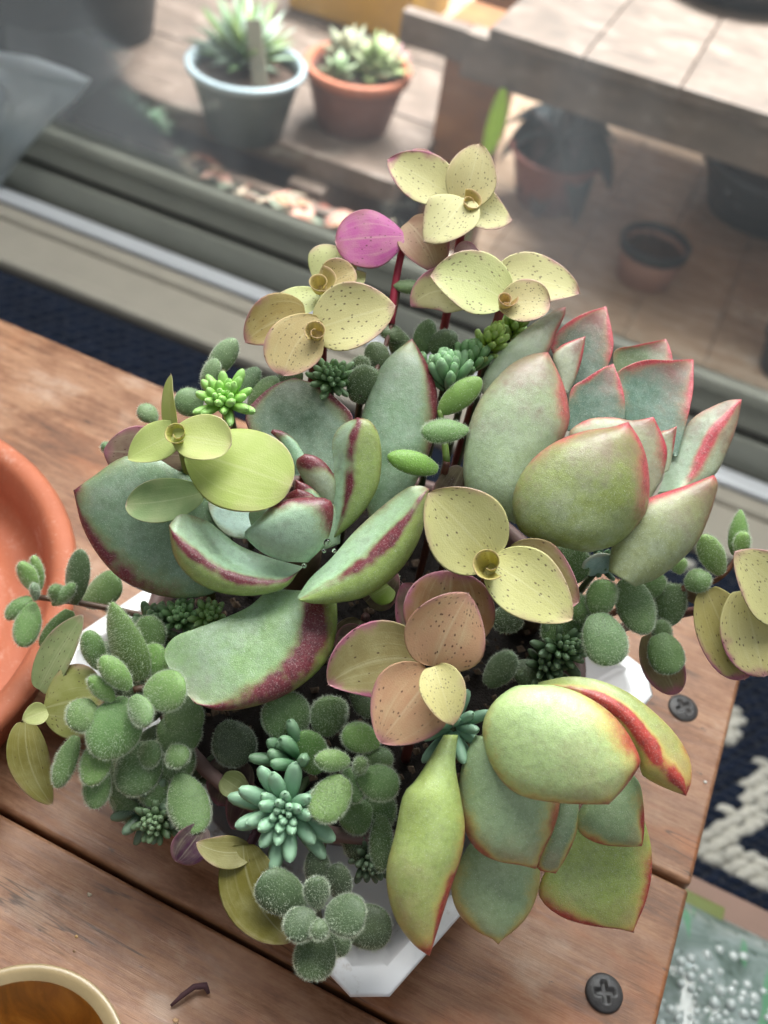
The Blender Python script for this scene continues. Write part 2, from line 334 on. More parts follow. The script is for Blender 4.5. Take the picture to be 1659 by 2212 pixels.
def lathe(profile, center, seg=48, jitter=0.0):
    bm = bmesh.new(); rings = []
    c = Vector(center)
    for (r, z) in profile:
        if r <= 1e-6: rings.append([bm.verts.new(c + Vector((0, 0, z)))]); continue
        rings.append([bm.verts.new(c + Vector((r * math.cos(2 * math.pi * k / seg), r * math.sin(2 * math.pi * k / seg), z))) for k in range(seg)])
    for a, b in zip(rings, rings[1:]):
        for k in range(seg):
            k2 = (k + 1) % seg
            if len(a) == 1 and len(b) == 1: continue
            if len(a) == 1: bm.faces.new((a[0], b[k2], b[k]))
            elif len(b) == 1: bm.faces.new((a[k], a[k2], b[0]))
            else: bm.faces.new((a[k], a[k2], b[k2], b[k]))
    return bm
def tube_pd(pts, rad, seg=8):
    pts = [Vector(p) for p in pts]; vs, fs = [], []
    if not hasattr(rad, '__len__'): rad = [rad] * len(pts)
    ref = Vector((.3, .2, 1)).normalized()
    for i, p in enumerate(pts):
        t = (pts[min(i + 1, len(pts) - 1)] - pts[max(i - 1, 0)]).normalized()
        s = t.cross(ref).normalized() if abs(t.dot(ref)) < .98 else t.cross(Vector((1, 0, 0))).normalized()
        n = s.cross(t)
        for k in range(seg):
            a = 2 * math.pi * k / seg; vs.append(p + (s * math.cos(a) + n * math.sin(a)) * rad[i])
    for i in range(len(pts) - 1):
        for k in range(seg):
            fs.append((i * seg + k, i * seg + (k + 1) % seg, (i + 1) * seg + (k + 1) % seg, (i + 1) * seg + k))
    fs.append(tuple(range(seg))[::-1]); fs.append(tuple((len(pts) - 1) * seg + k for k in range(seg)))
    return vs, fs
def curve3(a, b, c, n=10):
    a, b, c = Vector(a), Vector(b), Vector(c)
    return [a * (1 - t) ** 2 + b * 2 * t * (1 - t) + c * t * t for t in [i / n for i in range(n + 1)]]
def stem(root, pts, r0, r1, tint=(.12, .07, .04), seg=8):
    n = len(pts); vs, fs = tube_pd(pts, [r0 + (r1 - r0) * i / (n - 1) for i in range(n)], seg)
    o = from_pd('stem', vs, fs, MST, root, pts[0]); o.color = (*tint, 1); return o

# leaf outline presets: (base width, widest at, base power, tip power, tip roundness)
PROF = {'spoon': (.42, .62, 1.2, 2.3, .55), 'wedge': (.55, .55, 1.0, 2.0, .62), 'boat': (.55, .5, 1.0, 2.2, .55), 'ovate': (.30, .40, .55, 1.75, .72),
        'round': (.16, .52, .75, 2.2, .5), 'oval': (.30, .5, .7, 2.1, .55), 'lance': (.45, .45, .8, 1.7, .75), 'pad': (.30, .52, .62, 2.6, .5), 'finger': (.55, .55, 1, 2.6, .5), 'cusp': (.5, .55, 1.0, 1.7, .78)}
def width(pr, u):
    w0, um, pb, p, q = PROF[pr]
    if u <= um:
        s = u / um; return w0 + (1 - w0) * (math.sin(s * math.pi / 2) ** pb)
    s = (u - um) / (1 - um); return max(0.0, 1 - s ** p) ** q
def leaf_mesh(P, S_of, N_of, hw, pr, th, cup, nu, nv, mucro, flare=0.0, wav=0.0, seed=0.0, curl=0.0):
    """closed leaf body: P(u) spine, half width hw, th=(upper, lower) thickness, cup lifts the margins"""
    vs, uv, rim, back, along, tipm, fs = [], [], [], [], [], [], []
    loop = []
    for k in range(nv + 1): loop.append((-1 + 2 * k / nv, 1))
    for k in range(1, nv): loop.append((1 - 2 * k / nv, -1))
    L = len(loop)
    us = [.5 - .5 * math.cos(math.pi * i / nu) for i in range(nu + 1)]
    for i, u in enumerate(us):
        ww = max(width(pr, u), 0.0) * hw
        ww = max(ww, hw * .012)
        pk = mucro * max(0, (u - .955) / .045)
        p = P(u); S = S_of(u); N = N_of(u); T = N.cross(S)
        thf = (max(width(pr, u), 0.0)) ** .55 * min(1.0, (.5 + 1.2 * u))
        for (v, sd) in loop:
            vv = math.sin(v * math.pi / 2) if nv >= 6 else v
            off = cup * hw * (abs(vv) ** 2.0) * min(1, ww / hw) - curl * hw * max(0, u - .72) ** 2 * 8
            body = math.sqrt(max(0, 1 - vv * vv)) ** .9
            z = off + (th[0] if sd > 0 else -th[1]) * body * thf
            if wav: z += wav * hw * math.sin(u * 7 + vv * 2.4 + seed) * abs(vv) ** 2
            q = p + S * (ww * vv) + N * z
            j = noise.noise(q * .55 + Vector((seed, seed * .7, 0))) * hw * .045
            vs.append(q + N * j)
            uv.append((u, vv * .5 + .5)); along.append(u)
            tt = max(0, (u - .70) / .30) ** 1.7
            rim.append(min(1, max(abs(vv) ** 4 * min(1, u * 1.6), tt))); back.append(0.0 if sd > 0 else body)
            tipm.append(max(0, (u - .93) / .07))
    for i in range(nu):
        for k in range(L):
            fs.append((i * L + k, (i + 1) * L + k, (i + 1) * L + (k + 1) % L, i * L + (k + 1) % L))
    base_c = len(vs); vs.append(P(0)); uv.append((0, .5)); rim.append(0); back.append(0); along.append(0); tipm.append(0)
    for k in range(L): fs.append((base_c, k, (k + 1) % L))
    tip_c = len(vs); T1 = (P(1) - P(.93)).normalized()
    vs.append(P(1) + T1 * mucro + N_of(1) * (mucro * .25 - curl * hw * .63)); uv.append((1, .5)); rim.append(1); back.append(0); along.append(1); tipm.append(1)
    o = nu * L
    for k in range(L): fs.append((tip_c, o + (k + 1) % L, o + k))
    return vs, fs, uv, rim, back, along, tipm
def add_attrs(me, uv, rim, back, along, tipm):
    l = me.uv_layers.new(name='UVMap')
    idx = [0] * len(me.loops); me.loops.foreach_get('vertex_index', idx)
    flat = []
    for i in idx: flat.extend(uv[i] if i < len(uv) else (0, 0))
    l.data.foreach_set('uv', flat)
    nv = len(me.vertices)
    for nm, arr in (('rim', rim), ('back', back), ('along', along), ('tipm', tipm)):
        a = me.attributes.new(nm, 'FLOAT', 'POINT'); arr = list(arr) + [0.0] * (nv - len(arr)); a.data.foreach_set('value', arr)
def leaf(root, B, T, wpx, dB, dT, face=(0, 0, 1), pr='spoon', mat=None, tint=(.2, .3, .2), red=.8, bow=0.0, side=0.0, cup=.12, th=(.06, .16), nu=20, nv=10,
         mucro=.0, wav=0.0, hairs=0, hair_len=.075, twist=0.0, curl=0.0, name='leaf', spots=.5):
    b, t = atd(*B, dB), atd(*T, dT)
    dav = (dB + dT) / 2; hw = wpx * .5 * dav / FPX
    ax = (t - b).normalized(); N0 = fdir(face); N0 = (N0 - ax * N0.dot(ax)).normalized(); S0 = ax.cross(N0).normalized() * -1
    mid = (b + t) / 2 + N0 * bow * 2 + S0 * side * 2
    def P(u): return b * (1 - u) ** 2 + mid * 2 * u * (1 - u) + t * u * u
    def frame(u):
        tg = ((mid - b) * (1 - u) + (t - mid) * u).normalized()
        N = (N0 - tg * N0.dot(tg)).normalized(); S = N.cross(tg).normalized()
        if twist:
            q = Matrix.Rotation(twist * (u - .3), 3, tg); N = q @ N; S = q @ S
        return S, N
    seed = rnd.uniform(0, 50)
    vs, fs, uv, rim, back, along, tipm = leaf_mesh(P, lambda u: frame(u)[0], lambda u: frame(u)[1], hw, pr, th, cup, nu, nv, mucro, wav=wav, seed=seed, curl=curl)
    nf0 = len(fs)
    if hairs:
        wts = []
        for f in fs:
            a_, b_, c_ = vs[f[0]], vs[f[1]], vs[f[2]]
            wts.append(((b_ - a_).cross(c_ - a_)).length * (1 + 1.2 * (rim[f[0]] > .55)))
        pick = rnd.choices(range(nf0), wts, k=hairs)
        for fi in pick:
            f = fs[fi]; r1, r2 = rnd.random(), rnd.random()
            p = vs[f[0]].lerp(vs[f[1]], r1).lerp(vs[f[-1]].lerp(vs[f[2]], r1), r2)
            nn = (vs[f[1]] - vs[f[0]]).cross(vs[f[2]] - vs[f[0]])
            if nn.length < 1e-9: continue
            nn.normalize()
            cen = P(min(1, max(0, uv[f[0]][0])))
            if nn.dot(p - cen) < 0: nn = -nn
            d = (nn + Vector((rnd.gauss(0, .25), rnd.gauss(0, .25), rnd.gauss(0, .25))) + ax * .15).normalized()
            view = (CAM - p).normalized(); sd = d.cross(Vector((rnd.gauss(0, 1), rnd.gauss(0, 1), rnd.gauss(0, 1)))).normalized() * .0032
            ln = hair_len * rnd.uniform(.55, 1.15); i0 = len(vs)
            vs.extend((p - sd, p + sd, p + d * ln)); fs.append((i0, i0 + 1, i0 + 2))
    me = bpy.data.meshes.new(name); me.from_pydata([v - b for v in vs], [], fs)
    add_attrs(me, uv, rim, back, along, tipm)
    o = link(name, me, root, (mat,), b - root.location)
    if hairs:
        me.materials.append(MH); mi = [0] * nf0 + [1] * (len(fs) - nf0); me.polygons.foreach_set('material_index', mi)
    o.color = (*tint, red); o['spots'] = spots
    return o
def resample(pts, n):
    pts = [Vector((p[0], p[1])) for p in pts]
    ext = [pts[0] * 2 - pts[1]] + pts + [pts[-1] * 2 - pts[-2]]
    fine = []
    for i in range(1, len(ext) - 2):
        p0, p1, p2, p3 = ext[i - 1:i + 3]
        for k in range(12):
            t = k / 12; fine.append(.5 * ((2 * p1) + (p2 - p0) * t + (2 * p0 - 5 * p1 + 4 * p2 - p3) * t * t + (3 * p1 - p0 - 3 * p2 + p3) * t ** 3))
    fine.append(pts[-1]); acc = [0]
    for a, b in zip(fine, fine[1:]): acc.append(acc[-1] + (b - a).length)
    out = []; j = 0
    for i in range(n + 1):
        u = .5 - .5 * math.cos(math.pi * i / n); u = .55 * u + .45 * (i / n); s = u * acc[-1]
        while j < len(acc) - 2 and acc[j + 1] < s: j += 1
        t = (s - acc[j]) / max(1e-9, acc[j + 1] - acc[j]); out.append(fine[j].lerp(fine[j + 1], t))
    return out
def fleshy(root, K, Lp, Rp, dB, dT, mat, tint, red=.9, th=(.2, .15), cup=0.0, dl=0.0, dr=0.0, ridge=None, rh=.35, el=1.0, er=1.0, mucro=.1, bow=0.0, nu=26, nv=14, tipw=1.0, ee=2.6, tp=2.6, rs=1.0):
    """thick succulent leaf of real depth between two margins; ridge = where a thick folded rim crosses the leaf"""
    Lp = [(p[0] * K[0] + K[1], p[1] * K[0] + K[2]) for p in Lp]; Rp = [(p[0] * K[0] + K[1], p[1] * K[0] + K[2]) for p in Rp]
    l, r = resample(Lp, nu), resample(Rp, nu)
    vs, uv, rim, back, along, tipm, fs = [], [], [], [], [], [], []
    loop = [(-1 + 2 * k / nv, 1) for k in range(nv + 1)] + [(1 - 2 * k / nv, -1) for k in range(1, nv)]; Lc = len(loop)
    W = max((a - b).length for a, b in zip(l, r)); seed = rnd.uniform(0, 60)
    dav = (dB + dT) / 2; hwm = W * .5 * dav / FPX
    C_ = []; 
    for i in range(nu + 1):
        u = i / nu; d = dB + (dT - dB) * u - bow * math.sin(math.pi * u)
        C_.append((atd(l[i].x, l[i].y, d + dl * math.sin(math.pi * min(1, u * 1.1 + .1)) ** .5), atd(r[i].x, r[i].y, d + dr * math.sin(math.pi * min(1, u * 1.1 + .1)) ** .5)))
    org = (C_[0][0] + C_[0][1]) / 2
    for i in range(nu + 1):
        u = i / nu; a, b = C_[i]; c = (a + b) / 2
        N = (CAM - c).normalized(); hw = (b - a).length * .5; wr = min(1, hw / hwm); thf = wr ** .6
        vr = None
        if ridge is not None:
            t = u * (len(ridge) - 1); k = min(int(t), len(ridge) - 2); vr = ridge[k] + (ridge[k + 1] - ridge[k]) * (t - k)
        for (v, sd) in loop:
            vv = math.sin(v * math.pi / 2) * .5 + v * .5; vv = math.sin(v * math.pi / 2)
            body = math.sqrt(max(0, 1 - vv * vv))
            if sd > 0:
                if vr is None: z = th[0] * body * thf + cup * hwm * vv * vv * wr
                else:
                    if vv < vr: t = (vv + 1) / (vr + 1); z = rh * (t ** 1.7 * .85 + .15 * math.sin(t * math.pi / 2)) * thf + .0
                    else: t = (1 - vv) / (1 - vr); z = rh * math.sqrt(max(0, 1 - (1 - t) ** 2.4)) * thf
            else: z = -th[1] * body * thf + (cup * hwm * vv * vv * wr if vr is None else 0)
            q = a.lerp(b, vv * .5 + .5) + N * z
            amp = hwm * .05 * min(1, body * 1.5) * wr
            q += N * (noise.noise(q * .9 + Vector((seed, 0, 0))) * amp + noise.noise(q * 2.6 + Vector((0, seed, 0))) * amp * .3)
            vs.append(q); uv.append((u, vv * .5 + .5)); along.append(u); tipm.append(max(0, (u - .93) / .07))
            tt = (max(0, (u - .58 + (2.6 - tp) * .1) / .42) ** tp) * tipw
            e = (abs(vv) ** ee) * (el if vv < 0 else er) * min(1, max(0, u - .12) * 1.9)
            if vr is not None: e = max(e * .5, math.exp(-((vv - vr - .05) / (rs * (.34 if vv > vr else .22))) ** 2) * min(1, .55 + u) * er)
            rim.append(min(1, max(e, tt))); back.append((0.0 if vr is None else max(0, min(1, (vv - vr - .05) * 3.5))) if sd > 0 else body)
    for i in range(nu):
        for k in range(Lc): fs.append((i * Lc + k, i * Lc + (k + 1) % Lc, (i + 1) * Lc + (k + 1) % Lc, (i + 1) * Lc + k))
    bc = len(vs); vs.append(org); T1 = ((C_[-1][0] + C_[-1][1]) / 2 - (C_[-3][0] + C_[-3][1]) / 2).normalized()
    fs += [(bc, (k + 1) % Lc, k) for k in range(Lc)]
    # pointed tip: one short cone past the last ring
    c_ = (C_[-1][0] + C_[-1][1]) / 2; tc = len(vs); vs.append(c_ + T1 * mucro * .5); o0 = nu * Lc
    fs += [(tc, o0 + k, o0 + (k + 1) % Lc) for k in range(Lc)]
    for lst, x in ((uv, (0, .5)), (rim, 0), (back, 0), (along, 0), (tipm, 0)): lst.append(x)
    for lst, x in ((uv, (1, .5)), (rim, 1), (back, 0), (along, 1), (tipm, 1)): lst.append(x)
    me = bpy.data.meshes.new('leaf'); me.from_pydata([v - org for v in vs], [], fs); add_attrs(me, uv, rim, back, along, tipm)
    g = {MA: (1.0, 1.0, .78), MB: (.94, .95, .74), MC: (1, 1, 1)}[mat]
    o = link('leaf', me, root, (mat,), org - root.location); o.color = (tint[0] * g[0], tint[1] * g[1], tint[2] * g[2], red); return o

# ================================================================== bench
BX0, BX1 = -46.0, 6.19
bench = thing('bench', 'reddish brown slatted wooden bench top carrying the planter', 'bench', (BX1 - 20, 12, 0))
def plank(y0, y1, x0=BX0, x1=BX1, zt=0.0):
    bm = box((x0, y0, zt - 2.2), (x1, y1, zt), .14, 3)
    o = bm_obj('plank', bm, WOOD, bench, ((x0 + x1) / 2, (y0 + y1) / 2, zt - 1.1), True)
    m = o.modifiers.new('wn', 'WEIGHTED_NORMAL'); return o
plank(13.99, 23.35); plank(7.34, 13.85, zt=-.03); plank(.2, 7.20, zt=.02); plank(-9.5, .02, zt=-.02)
def screw(x, y, rot, tilt=0):
    bm = bmesh.new(); Rr = .47; nr, ns = 10, 40; rings = []
    for i in range(nr + 1):
        r = Rr * i / nr; row = []
        for k in range(ns):
            a = 2 * math.pi * k / ns; px, py = r * math.cos(a), r * math.sin(a)
            qx, qy = px * math.cos(rot) + py * math.sin(rot), -px * math.sin(rot) + py * math.cos(rot)
            z = .12 - .09 * (i / nr) ** 3
            inc = (abs(qx) < .075 and abs(qy) < .25) or (abs(qy) < .075 and abs(qx) < .25) or r < .09
            if inc: z = .012
            row.append(bm.verts.new((x + px, y + py, z + px * tilt)))
        rings.append(row)
    for i in range(nr):
        for k in range(ns):
            k2 = (k + 1) % ns; bm.faces.new((rings[i][k], rings[i][k2], rings[i + 1][k2], rings[i + 1][k]))
    bmesh.ops.remove_doubles(bm, verts=bm.verts, dist=1e-5)
    edge = [e for e in bm.edges if len(e.link_faces) == 1]
    r = bmesh.ops.extrude_edge_only(bm, edges=edge)
    for v in [g for g in r['geom'] if isinstance(g, bmesh.types.BMVert)]: v.co.z -= .3
    bm_obj('screw', bm, SCREWM, bench, (x, y, 0), True)
screw(4.78, 10.24, .45); screw(4.73, 19.37, .9, -.05)
bl = bm_obj('leg', box((BX1 - 5.5, 14.5, -30), (BX1 - 2, 18, -2.3), .2), WOOD, bench, (BX1 - 4, 16, -16), True)
# crumbs and a dried bit on the bench
def crumb(px, py, r, tint, label, cat='crumb', name='crumb', z=0.0):
    c = atz(px, py, z); bm = bmesh.new(); bmesh.ops.create_icosphere(bm, subdivisions=2, radius=r)
    for v in bm.verts: v.co = v.co * (1 + .5 * noise.noise(v.co * 3 / r + c)) * Vector((1, .8, .55)).length / 1.4 if False else Vector((v.co.x, v.co.y * .8, v.co.z * .55)) * (1 + .5 * noise.noise(v.co * 1.2 / r + c))
    for v in bm.verts: v.co += c + Vector((0, 0, r * .45))
    o = bm_obj(name, bm, DEBRIS, None, c, True); o.color = (*tint, 1); tag(o, label, cat)
crumb(285, 995, .11, hx('#d8bfa6'), 'pale grain of grit on the bench above the terracotta saucer')
crumb(272, 1012, .07, hx('#b09680'), 'smaller tan speck touching the grit by the terracotta saucer')
crumb(193, 1933, .06, hx('#cbbda6'), 'pale fleck on the dark plank at lower left')
crumb(165, 2024, .05, hx('#c9a26a'), 'tan fleck above the golden bowl')
crumb(160, 2055, .04, hx('#8f6f50'), 'tiny brown fleck just above the golden bowl rim')
crumb(1523, 1690, .05, hx('#e4e2de'), 'white speck near the right end of the bench')
crumb(380, 2205, .07, hx('#d9b38a'), 'peach crumb at the bottom edge beside the golden bowl')
tw = atz(405, 2150, .12)
vs, fs = tube_pd([tw + Vector((-.22, -.36, .0)), tw + Vector((-.1, -.1, .1)), tw + Vector((.06, .2, .13)), tw + Vector((.28, .34, .12)), tw + Vector((.42, .25, .02))], [.035, .06, .07, .09, .04], 7)
o = from_pd('dried_stem', vs, fs, DEBRIS, None, tw); o.color = (*hx('#5c4046'), 1); tag(o, 'curled purplish dried plant bit lying on the bench', 'dried stem')

# ================================================================== planter
PC = Vector((-4.25, 14.6, 0))
saucer = thing('planter_tray', 'white square ceramic tray with clipped corners under the planter', 'tray', (PC.x, PC.y, .02))
def square_ring(s, z, ch):   # chamfered square ring, s = half side
    pts = []
    ang = R(-18)
    for (a, b) in ((-s + ch, -s), (s - ch, -s), (s, -s + ch), (s, s - ch), (s - ch, s), (-s + ch, s), (-s, s - ch), (-s, -s + ch)):
        pts.append(PC + Vector((a * math.cos(ang) - b * math.sin(ang), a * math.sin(ang) + b * math.cos(ang), z)))
    return pts
bm = bmesh.new(); prof = [(5.0, .02, .5), (5.4, .05, .54), (6.25, 1.55, .62), (6.32, 1.68, .63), (6.25, 1.76, .62), (5.85, 1.76, .58), (5.75, 1.68, .57), (5.1, .55, .5), (4.9, .46, .48)]
rows = [[bm.verts.new(p) for p in square_ring(*q)] for q in prof]
for a_, b_ in zip(rows, rows[1:]):
    for k in range(8): bm.faces.new((a_[k], a_[(k + 1) % 8], b_[(k + 1) % 8], b_[k]))
bm.faces.new(rows[0]); bm.faces.new(rows[-1][::-1])
bmesh.ops.bevel(bm, geom=[e for e in bm.edges if abs(e.verts[0].co.z - e.verts[1].co.z) > .2], offset=.16, segments=3, affect='EDGES')
tray = bm_obj('tray', bm, CERAM, saucer, (PC.x, PC.y, .5), True)
mm = tray.modifiers.new('wn', 'WEIGHTED_NORMAL')
pot = thing('succulent_planter', 'mauve brown round planter crowded with succulents', 'planter', (PC.x, PC.y, .48))
bm_obj('pot_wall', lathe([(0, .48), (4.4, .48), (4.6, .6), (5.7, 3.3), (5.88, 3.8), (5.82, 3.96), (5.6, 3.96), (5.5, 3.75), (5.3, 2.9)], (PC.x, PC.y, 0), 64), MAUVE, pot, (PC.x, PC.y, 2.5), True)
bm = lathe([(0, 3.6), (1.2, 3.65), (2.4, 3.6), (3.6, 3.5), (4.6, 3.42), (5.48, 3.34)], (PC.x, PC.y, 0), 48)
bmesh.ops.subdivide_edges(bm, edges=bm.edges[:], cuts=2, use_grid_fill=True)
for v in bm.verts: v.co.z += .22 * noise.noise(v.co * 2.3) + .12 * noise.noise(v.co * 6)
o = bm_obj('soil', bm, SOIL, pot, (PC.x, PC.y, 4), True)
def soil_pt(x, y, z=3.4, rmax=4.4):
    d = Vector((x - PC.x, y - PC.y, 0)); 
    if d.length > rmax: d *= rmax / d.length
    return Vector((PC.x + d.x, PC.y + d.y, z))
def plant_root(name, px, py, d, label, cat, group=None):
    c = atd(px, py, d); s = soil_pt(c.x, c.y); return thing(name, label, cat, s, group), c, s

K4 = (.496, 109.7, 713.2); K5 = (.504, 822.9, 603.5); K6 = (.496, 0, 1152); K9 = (.537, 768, 1426.4); K1 = (1, 0, 0)
vs, fs = [], []
for k in range(520):
    a, rr = rnd.uniform(0, 6.283), 4.9 * math.sqrt(rnd.random()); c = Vector((PC.x + rr * math.cos(a), PC.y + rr * math.sin(a), 3.72 + rnd.uniform(-.1, .12))); r = rnd.uniform(.04, .15); o0 = len(vs)
    for d in ((1, 0, 0), (-1, 0, 0), (0, 1, 0), (0, -1, 0), (0, 0, 1), (0, 0, -1)): vs.append(c + Vector(d) * r * rnd.uniform(.6, 1.2))
    fs += [(o0 + p, o0 + q, o0 + t) for p, q, t in ((0, 2, 4), (2, 1, 4), (1, 3, 4), (3, 0, 4), (2, 0, 5), (1, 2, 5), (3, 1, 5), (0, 3, 5))]
o = from_pd('grit', vs, fs, simple('mixed_soil_grit', hx('#5a4a3c'), .9, .7, 5, .4), pot, PC + Vector((0, 0, 3.7)), False); o['kind'] = 'stuff'

# ================================================================== rosette with maroon edges (left of centre)
ra, ca, sa = plant_root('rosette_succulent', 660, 1180, 23.6, 'blue green rosette succulent with maroon edged fleshy leaves, left of centre', 'succulent', 'fleshy leaved rosettes in the planter')
stem(ra, curve3(sa, (sa + ca) / 2, ca, 8), .45, .4, hx('#5a4a38'), 10)
A = lambda *a, **k: fleshy(ra, *a, mat=MA, **k)
A(K4, [(1000, 640), (890, 480), (848, 380), (885, 312), (970, 240), (1060, 207)], [(1250, 620), (1300, 460), (1314, 378), (1255, 308), (1165, 240), (1060, 207)], 23.5, 24.3, tint=hx('#43604a'), red=1.1, cup=.16, th=(.03, .22), mucro=.04, tipw=.9, el=1.25, er=1.25, ee=4)  # dark tint puts the shade of this turned-away face into its colour
A(K1, [(800, 1130), (770, 1000), (778, 910), (802, 840), (830, 782), (890, 730)], [(860, 1110), (905, 1030), (936, 950), (946, 868), (930, 800), (890, 730)], 23.6, 24.2, tint=hx('#6d8c76'), red=1.0, th=(.40, .12), el=.2, er=1.3, ee=3, mucro=.06)
A(K4, [(760, 800), (620, 640), (500, 562), (400, 540), (300, 558), (190, 632), (98, 698)], [(820, 1080), (700, 1150), (560, 1168), (420, 1142), (300, 1082), (200, 972), (135, 850), (98, 698)], 23.5, 23.0, tint=hx('#6b8a74'), red=1.15, th=(.34, .18), el=.5, er=1.35, mucro=.05, nu=30, tipw=1.3, ee=2.4)
A(K6, [(1170, 240), (1085, 318), (960, 375), (850, 415), (755, 455), (715, 535), (780, 655), (850, 742)], [(1465, 260), (1468, 400), (1442, 520), (1370, 615), (1250, 702), (1100, 756), (960, 773), (850, 742)], 23.0, 21.7, tint=hx('#7fa272'), red=1.25, ridge=[.2, .35, .55, .66, .70, .66, .5], rh=.42, rs=1.25, th=(.2, .25), er=1.2, mucro=.02, nu=32, nv=18, el=.2, tipw=.7, bow=.1)
leaf(ra, (600, 1130), (450, 1085), 150, 23.3, 23.2, (-.1, .7, 1), 'cusp', MA, hx('#9cc0b2'), .4, cup=.2, th=(.05, .15))
A(K4, [(1060, 600), (1000, 490), (958, 447), (968, 432)], [(1120, 570), (1065, 480), (1010, 440), (968, 432)], 23.3, 23.4, tint=hx('#8db3a3'), red=1.4, th=(.12, .08), mucro=.02, nu=14, nv=8, tipw=1.4, el=1.4, tp=1.2)
A(K4, [(1222, 910), (1228, 760), (1234, 650), (1230, 560), (1226, 480), (1262, 418), (1335, 380)], [(1232, 912), (1345, 812), (1422, 690), (1441, 570), (1430, 460), (1392, 396), (1335, 380)], 22.9, 22.6, tint=hx('#a0c4b2'), red=1.1, ridge=[0, -.15, -.3, -.36, -.3, -.1, 0], rh=.34, th=(.1, .14), mucro=.03)
A(K4, [(1150, 730), (1085, 630), (1068, 570), (1105, 538)], [(1238, 760), (1242, 660), (1207, 590), (1157, 550), (1105, 538)], 22.9, 22.6, tint=hx('#a5afa2'), red=1.5, th=(.25, .06), mucro=.05, nu=16, nv=10, tipw=1.6, er=1.2, tp=1.0)
A(K4, [(1055, 780), (1055, 710), (1066, 650)], [(1180, 760), (1172, 722), (1130, 680), (1066, 650)], 22.7, 22.4, tint=hx('#8fae9c'), red=1.5, th=(.2, .06), mucro=.06, nu=12, nv=8, tipw=1.8, er=1.3, tp=.8)
A(K4, [(880, 880), (862, 800), (900, 765)], [(990, 840), (985, 775), (900, 765)], 22.8, 22.7, tint=hx('#a2b8a8'), red=1.0, th=(.12, .06), mucro=.02, nu=12, nv=8)
A(K4, [(1100, 1030), (960, 992), (830, 942), (755, 888), (695, 840), (620, 808), (560, 803), (513, 850)], [(1080, 1050), (1030, 1115), (950, 1147), (830, 1157), (700, 1132), (600, 1072), (535, 980), (513, 850)], 22.6, 22.0, tint=hx('#a6cbb9'), red=1.25, dl=.35, ridge=[.4, .33, .28, .18, .15, .2, .3, .2], rh=.55, th=(.1, .35), mucro=.02, nu=32, nv=18)
A(K4, [(1072, 1165), (1130, 1080), (1215, 1000), (1320, 880), (1440, 770), (1545, 690), (1605, 677), (1650, 690)], [(1085, 1180), (1160, 1193), (1260, 1186), (1360, 1165), (1455, 1108), (1550, 1010), (1620, 870), (1650, 690)], 21.9, 22.3, tint=hx('#9dc0a4'), red=1.3, dl=.35, ridge=[-.1, -.15, -.15, -.1, -.05, 0, .05, 0], rh=.55, th=(.1, .35), mucro=.03, nu=32, nv=18)
A(K4, [(1010, 1008), (915, 965), (843, 892), (880, 845), (930, 795), (972, 750)], [(1120, 1012), (1200, 925), (1230, 820), (1222, 745), (1150, 727), (1050, 733), (972, 750)], 22.4, 22.0, tint=hx('#9fbfb0'), red=1.15, th=(.50, .05), el=.3, er=1.5, mucro=.05, tipw=1.3, ee=1.7, tp=1.5)

A(K4, [(1010, 860), (990, 780), (1020, 720), (1075, 690)], [(1170, 850), (1180, 770), (1140, 715), (1075, 690)], 22.75, 22.3, tint=hx('#a89a98'), red=1.5, th=(.3, .06), mucro=.07, nu=14, nv=10, tipw=1.5, tp=1.0)
A(K4, [(1180, 960), (1165, 860), (1180, 780), (1215, 730)], [(1260, 930), (1262, 850), (1250, 780), (1215, 730)], 23.0, 22.8, tint=hx('#9fc0ae'), red=.9, th=(.16, .06), mucro=.04, nu=14, nv=10)

# ================================================================== rosette with pink edges (upper right)
rb, cb, sb = plant_root('rosette_succulent', 1290, 1090, 24.0, 'pale grey green rosette succulent with pointed pink tipped leaves, upper right', 'succulent', 'fleshy leaved rosettes in the planter')
stem(rb, curve3(sb, (sb + cb) / 2 + Vector((0, 0, .5)), cb, 8), .5, .45, hx('#5a4a38'), 10)
A = lambda *a, **k: fleshy(rb, K5, *a, mat=MB, **k)
A([(1010, 440), (998, 312), (1080, 285), (1150, 270), (1222, 255)], [(1240, 440), (1250, 350), (1238, 290), (1222, 255)], 25.3, 25.5, tint=hx('#66785a'), red=1.2, cup=.25, th=(.03, .1), el=1.4, mucro=.06)
A([(820, 520), (790, 380), (728, 300), (765, 217), (850, 155), (966, 114)], [(900, 480), (965, 385), (996, 290), (986, 200), (966, 114)], 24.8, 25.2, tint=hx('#48645a'), red=1.15, cup=.2, th=(.04, .12), mucro=.08, el=1.3)
A([(1060, 680), (1032, 500), (1008, 412), (1060, 370), (1140, 345), (1230, 346), (1340, 341)], [(1270, 760), (1312, 600), (1337, 480), (1340, 400), (1340, 341)], 24.4, 24.9, tint=hx('#587a74'), red=1.1, cup=.24, th=(.04, .15), mucro=.08, el=1.3)
A([(1185, 920), (1262, 720), (1332, 600), (1420, 545), (1490, 518), (1547, 514)], [(1280, 900), (1420, 850), (1492, 720), (1527, 620), (1541, 550), (1547, 514)], 24.0, 24.6, tint=hx('#94ad9c'), red=1.0, ridge=[.7, .35, .05, .0, .05, 0], rh=.25, dl=.2, th=(.05, .18), mucro=.06)
A([(440, 520), (432, 440), (470, 360), (550, 270), (650, 190), (740, 135), (793, 117)], [(620, 460), (720, 310), (752, 230), (786, 160), (793, 117)], 24.5, 24.8, tint=hx('#a3b3a6'), red=.75, th=(.36, .08), mucro=.06, el=.3)
A([(770, 440), (735, 335), (768, 286), (820, 262), (877, 244)], [(800, 500), (832, 430), (862, 340), (877, 244)], 24.4, 24.6, tint=hx('#b0b5ac'), red=1.1, th=(.14, .06), mucro=.07, nu=18, nv=10)
